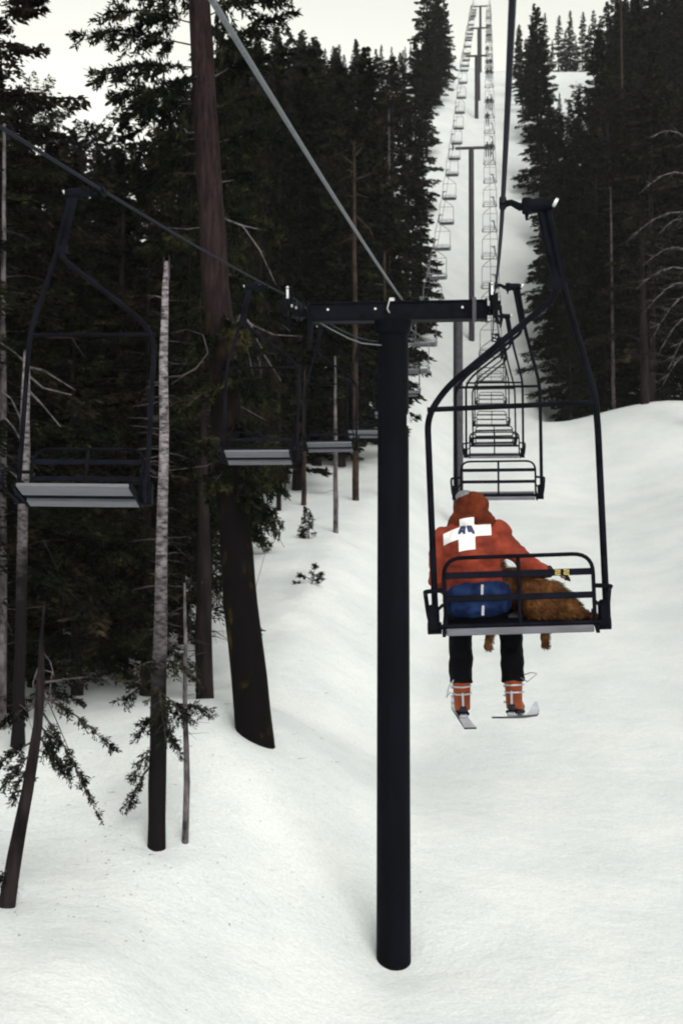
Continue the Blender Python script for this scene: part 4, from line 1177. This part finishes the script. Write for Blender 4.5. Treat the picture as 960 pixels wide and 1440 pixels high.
# boots and skis
def boot(an, yaw, pitch, label=None):
    r_ = empty('ski_boot', Vector(an) + Vector((0, 0, 0)), Euler((pitch, 0, yaw))); r_.parent = pr
    m_ = MB()
    m_.tube([(0, 0, .05), (0, .0, -.06), (0, .01, -.14), (0, .01, -.20)], [(.070, .078), (.066, .075), (.062, .075), (.060, .078)], 14, up=(0, 1, 0))
    m_.tube([(0, -.03, -.17), (0, .07, -.165), (0, .16, -.185), (0, .21, -.20)], [(.055, .050), (.056, .052), (.054, .036), (.042, .02)], 14)
    sh_ = link('shell', setmats(fuse(m_, .008, 2), M['boot']), r_)
    m_ = MB(); m_.box((0, .055, -.222), (.088, .32, .028), bev=.008); m_.build('sole', M['rubber'], r_)
    m_ = MB()
    for z in (-.02, -.075): m_.tube([(-.074, .02, z), (-.05, -.06, z - .004), (.0, -.085, z - .006), (.05, -.06, z - .004), (.074, .02, z)], [(.004, .007)] * 5, 6)
    m_.box((0, -.088, -.12), (.018, .02, .11), bev=.004)
    for z in (-.03, -.10, -.15): m_.box((-.072, .03, z), (.02, .05, .018), bev=.003)
    m_.build('buckles', M['buckle'], r_)
    m_ = MB(); m_.box((0, -.085, -.19), (.05, .05, .05), bev=.01); m_.build('binding_heel', M['skiedge'], r_)
    m_ = MB(); m_.box((0, -.07, -.238), (.06, .10, .03), bev=.006); m_.box((0, .22, -.225), (.06, .07, .05), bev=.01); m_.build('binding', M['buckle'], r_)
    return r_
def ski(parent, back, front, up=.10):
    m_ = MB(); top = []; N = 22
    Vt = []; 
    for i in range(N + 1):
        t = i / N; y = -back + (back + front) * t
        z = -.262 + .03 * (2 * t - 1) ** 2 * .2
        if t > .88: z += up * ((t - .88) / .12) ** 1.8
        wd = .036 + .006 * (2 * t - 1) ** 2
        if t > .93: wd *= max(.25, 1 - ((t - .93) / .07) ** 2 * .75)
        th = .006 + .005 * (1 - abs(2 * t - 1))
        Vt += [(-wd, y, z - th), (wd, y, z - th), (wd, y, z + th), (-wd, y, z + th)]
    Fs = [(0, 1, 2, 3)[::-1], tuple(4 * N + k for k in range(4))]; mi = [1, 0]
    for i in range(N):
        for k in range(4):
            a = 4 * i
            Fs.append((a + k, a + (k + 1) % 4, a + 4 + (k + 1) % 4, a + 4 + k)); mi.append(0 if k == 2 else 1)
    m_.v = Vt; m_.f = Fs; m_.m = mi
    return m_.build('ski', [M['ski'], M['skiedge']], parent, smooth=False)
b1 = boot(LEGS[0][2], rad(5), rad(-1)); ski(b1, .78, .95)
b2 = boot(LEGS[1][2], rad(-12), rad(-6)); ski(b2, .60, .92)
# safety strap loop on right boot
s_ = MB(); s_.tube([(.05, -.05, .04), (.12, -.08, .0), (.16, -.08, .03), (.19, -.06, .06), (.14, -.03, .07), (.07, 0, .05)], .004, 5); s_.build('safety_strap', M['buckle'], b2)
s_ = MB(); s_.tube([(-.06, -.05, .03), (-.10, -.06, -.02), (-.12, -.06, -.10), (-.09, -.05, -.06)], .006, 5); s_.build('safety_strap', M['buckle'], b1)

# ------------------------------------------------------------------ the dog
dr = on_chair('dog', chair0)
tag(dr, 'shaggy ginger brown dog lying across the chair seat under the skier\'s arm', 'dog')
d = MB()
spine = [(-.16, .48, -2.74), (-.02, .44, -2.77), (.12, .30, -2.82), (.23, .24, -2.85), (.33, .22, -2.905), (.41, .22, -2.95)]
d.tube(spine, [(.09, .10), (.115, .125), (.13, .14), (.125, .140), (.105, .11), (.06, .065)], 18)
d.ball((.36, .20, -2.96), (.12, .13, .075)); d.ball((-.03, .42, -2.76), (.13, .13, .15)); d.ball((.17, .2, -2.90), (.14, .13, .12)); d.ball((.10, .24, -2.80), (.10, .12, .10))
d.tube([(-.12, .48, -2.72), (-.18, .56, -2.60), (-.22, .60, -2.50)], [.095, .08, .075], 14)          # neck
d.ball((-.22, .63, -2.45), (.075, .085, .075)); d.tube([(-.22, .66, -2.46), (-.23, .75, -2.49), (-.235, .81, -2.505)], [.05, .036, .028], 12)
for sg in (-1, 1): d.tube([(-.22 + sg * .05, .61, -2.40), (-.22 + sg * .085, .62, -2.44), (-.22 + sg * .085, .63, -2.51)], [(.02, .03), (.012, .035), (.008, .02)], 8)
# legs: forelegs over the skier's lap, hind legs over the seat edge
def dleg(pts, rr): d.tube(pts, rr, 10); e = Vector(pts[-1]); d.ball(e + Vector((0, .015, -.012)), (.033, .045, .026))
dleg([(-.04, .45, -2.86), (-.12, .56, -2.96), (-.19, .58, -3.08), (-.225, .57, -3.205)], [.06, .046, .034, .030])
dleg([(.03, .45, -2.84), (.0, .55, -2.93), (-.16, .60, -2.92), (-.24, .68, -2.93)], [.06, .044, .034, .028])
dleg([(.30, .24, -2.92), (.26, .44, -2.95), (.20, .55, -3.05), (.195, .52, -3.20)], [.085, .06, .038, .030])
dleg([(.36, .24, -2.95), (.40, .36, -2.97), (.32, .42, -2.985), (.30, .44, -2.985)], [.075, .05, .036, .03])
d.tube([(.45, .20, -2.95), (.52, .16, -2.985), (.56, .12, -2.99), (.60, .08, -3.0)], [.03, .03, .028, .014], 8)
dm = fuse(d, .011, 4, amp=.014, freq=11, seed=3)
link('body', setmats(dm, M['fur']), dr)
g = np.random.default_rng(4)
dv = np.array([v.co[:] for v in dm.vertices]); dn = np.array([v.normal[:] for v in dm.vertices])
idx = g.integers(0, len(dv), 15000)
p = dv[idx] + g.normal(0, .005, (len(idx), 3)); n_ = dn[idx]
flow = np.array([.75, -.1, -.65])[None] + n_ * .45 + g.normal(0, .22, (len(idx), 3)); flow /= np.linalg.norm(flow, axis=1)[:, None]
ln = g.uniform(.018, .045, len(idx)); thin = (p[:, 2] < -3.05) | (p[:, 1] > .60); ln[thin] *= .4
pr_ = np.cross(flow, n_ + g.normal(0, .2, n_.shape)); pr_ /= np.linalg.norm(pr_, axis=1)[:, None] + 1e-9
a0 = p - n_ * .004
link('fur', quads_mesh('fur', np.stack([a0, p + flow * (ln * .5)[:, None] + pr_ * .0030, p + flow * ln[:, None], p + flow * (ln * .5)[:, None] - pr_ * .0030], 1), M['fur']), dr)
f = MB(); f.ball((-.237, .835, -2.50), (.014, .012, .011), 10, 6); f.build('nose', M['rubber'], dr)
f = MB()
for sg in (-1, 1): f.ball((-.22 + sg * .032, .695, -2.43), .010, 10, 6)
f.build('eyes', M['rubber'], dr)

# ------------------------------------------------------------------ far skiers on the upper chairs
def make_far():
    r_ = empty('person')
    m_ = MB()
    m_.tube([(0, .24, -3.0), (0, .22, -2.75), (0, .20, -2.45), (0, .22, -2.36)], [(.18, .14), (.18, .13), (.21, .13), (.08, .08)], 10, up=(0, 1, 0))
    m_.ball((0, .24, -2.22), (.10, .12, .13), 10, 8)
    for sg in (-1, 1):
        m_.tube([(sg * .2, .22, -2.46), (sg * .25, .26, -2.72), (sg * .14, .48, -2.80)], [.065, .055, .045], 8)
        m_.tube([(sg * .1, .28, -2.93), (sg * .13, .68, -2.95), (sg * .13, .62, -3.50)], [.10, .08, .065], 8)
        m_.tube([(sg * .13, .60, -3.5), (sg * .13, .60, -3.66), (sg * .13, .80, -3.68)], [.07, .07, .05], 8)
    link('body', setmats(fuse(m_, .03, 2), M['dark_cloth']), r_)
    m_ = MB()
    for sg in (-1, 1): m_.box((sg * .13, .72, -3.74), (.08, 1.7, .02), rot=Euler((rad(6), 0, 0)))
    m_.build('skis', M['skiedge'], r_)
    return r_
far0 = make_far(); first = True
for i in sorted(OCC):
    if i >= len(right_chairs): continue
    for sx, wd_ in ((-.27, 'left'), (.27, 'right')):
        if i in (17, 24) and sx > 0: continue
        o = far0 if first else copy_tree(far0); first = False
        ch = right_chairs[i]
        o.rotation_euler = ch.rotation_euler
        o.location = ch.matrix_basis @ Vector((sx, 0, 0))
        lab = 'distant dark clad skier on the %s seat of the %s uphill chair' % (wd_, ORD[i]) if i not in (17, 24) else 'distant dark clad skier riding alone on the %s uphill chair' % ORD[i]
        tag(o, lab, 'person', 'far skiers riding the upper chairs')

# ------------------------------------------------------------------ snow sheet
def axis(lo, hi, c0, c1, fine, grow):
    v = [c0]
    while v[-1] < c1: v.append(v[-1] + fine)
    s_ = fine
    while v[-1] < hi: s_ *= grow; v.append(v[-1] + s_)
    s_ = fine; out = [c0]
    while out[-1] > lo: s_ *= grow; out.append(out[-1] - s_)
    return out[:0:-1] + v
xs = axis(-420, 480, -9, 12, .22, 1.055)
ys = axis(-60, 700, 18, 52, .25, 1.018)
nx, ny = len(xs), len(ys)
V = [(x, y, ground(x, y) if (y < 40 and -10 < x < 12) else ground0(x, y)) for y in ys for x in xs]
Fq = [(j * nx + i, j * nx + i + 1, (j + 1) * nx + i + 1, (j + 1) * nx + i) for j in range(ny - 1) for i in range(nx - 1)]
me = bpy.data.meshes.new('snow'); me.from_pydata(V, [], Fq); me.materials.append(M['snow'])
me.polygons.foreach_set('use_smooth', [True] * len(Fq)); me.update()
so = link('snow', me); tag(so, kind='structure')
print('snow grid', nx, ny, 'trees', len(placed), 'tries', tries)
# needles, cone scales and twigs dropped on the snow under the left hand trees
g = np.random.default_rng(77); Q = []
srcs = [(-3.5, 27, 2.2), (-1.9, 31.5, 3.0), (-5.6, 25, 2.5), (-6, 33, 4), (-3.5, 38, 4), (-2, 45, 5)]
for (sx_, sy_, sr_) in srcs:
    for _ in range(90):
        x = sx_ + g.normal(0, sr_ * .6); y = sy_ + g.normal(0, sr_); 
        a = g.uniform(0, PI); L = g.uniform(.010, .035) if g.random() < .93 else g.uniform(.08, .22); w_ = g.uniform(.004, .012)
        z = ground(x, y) + .006
        c_, s_ = math.cos(a), math.sin(a)
        Q.append([(x - c_ * L, y - s_ * L, z), (x - s_ * w_, y + c_ * w_, z + .008), (x + c_ * L, y + s_ * L, z + .004), (x + s_ * w_, y - c_ * w_, z + .002)])
lo_ = link('needle_litter', quads_mesh('needle_litter', np.array(Q), M['dead'])); tag(lo_, kind='stuff')
# ------------------------------------------------------------------ thin mountain haze
hz = MB(); hz.v = [(x, y, z) for z in (-30, 175) for y in (-70, 720) for x in (-430, 490)]
hz.f = [(0, 2, 3, 1), (4, 5, 7, 6), (0, 1, 5, 4), (2, 6, 7, 3), (0, 4, 6, 2), (1, 3, 7, 5)]; hz.m = [0] * 6
hm_ = bpy.data.materials.new('haze'); hm_.use_nodes = True; t = hm_.node_tree; t.nodes.clear()
pv = t.nodes.new('ShaderNodeVolumePrincipled'); pv.inputs['Density'].default_value = .00012; pv.inputs['Color'].default_value = (.97, .98, 1, 1)
ou = t.nodes.new('ShaderNodeOutputMaterial'); t.links.new(pv.outputs[0], ou.inputs['Volume'])
ho = hz.build('haze', hm_, smooth=False); tag(ho, kind='stuff')
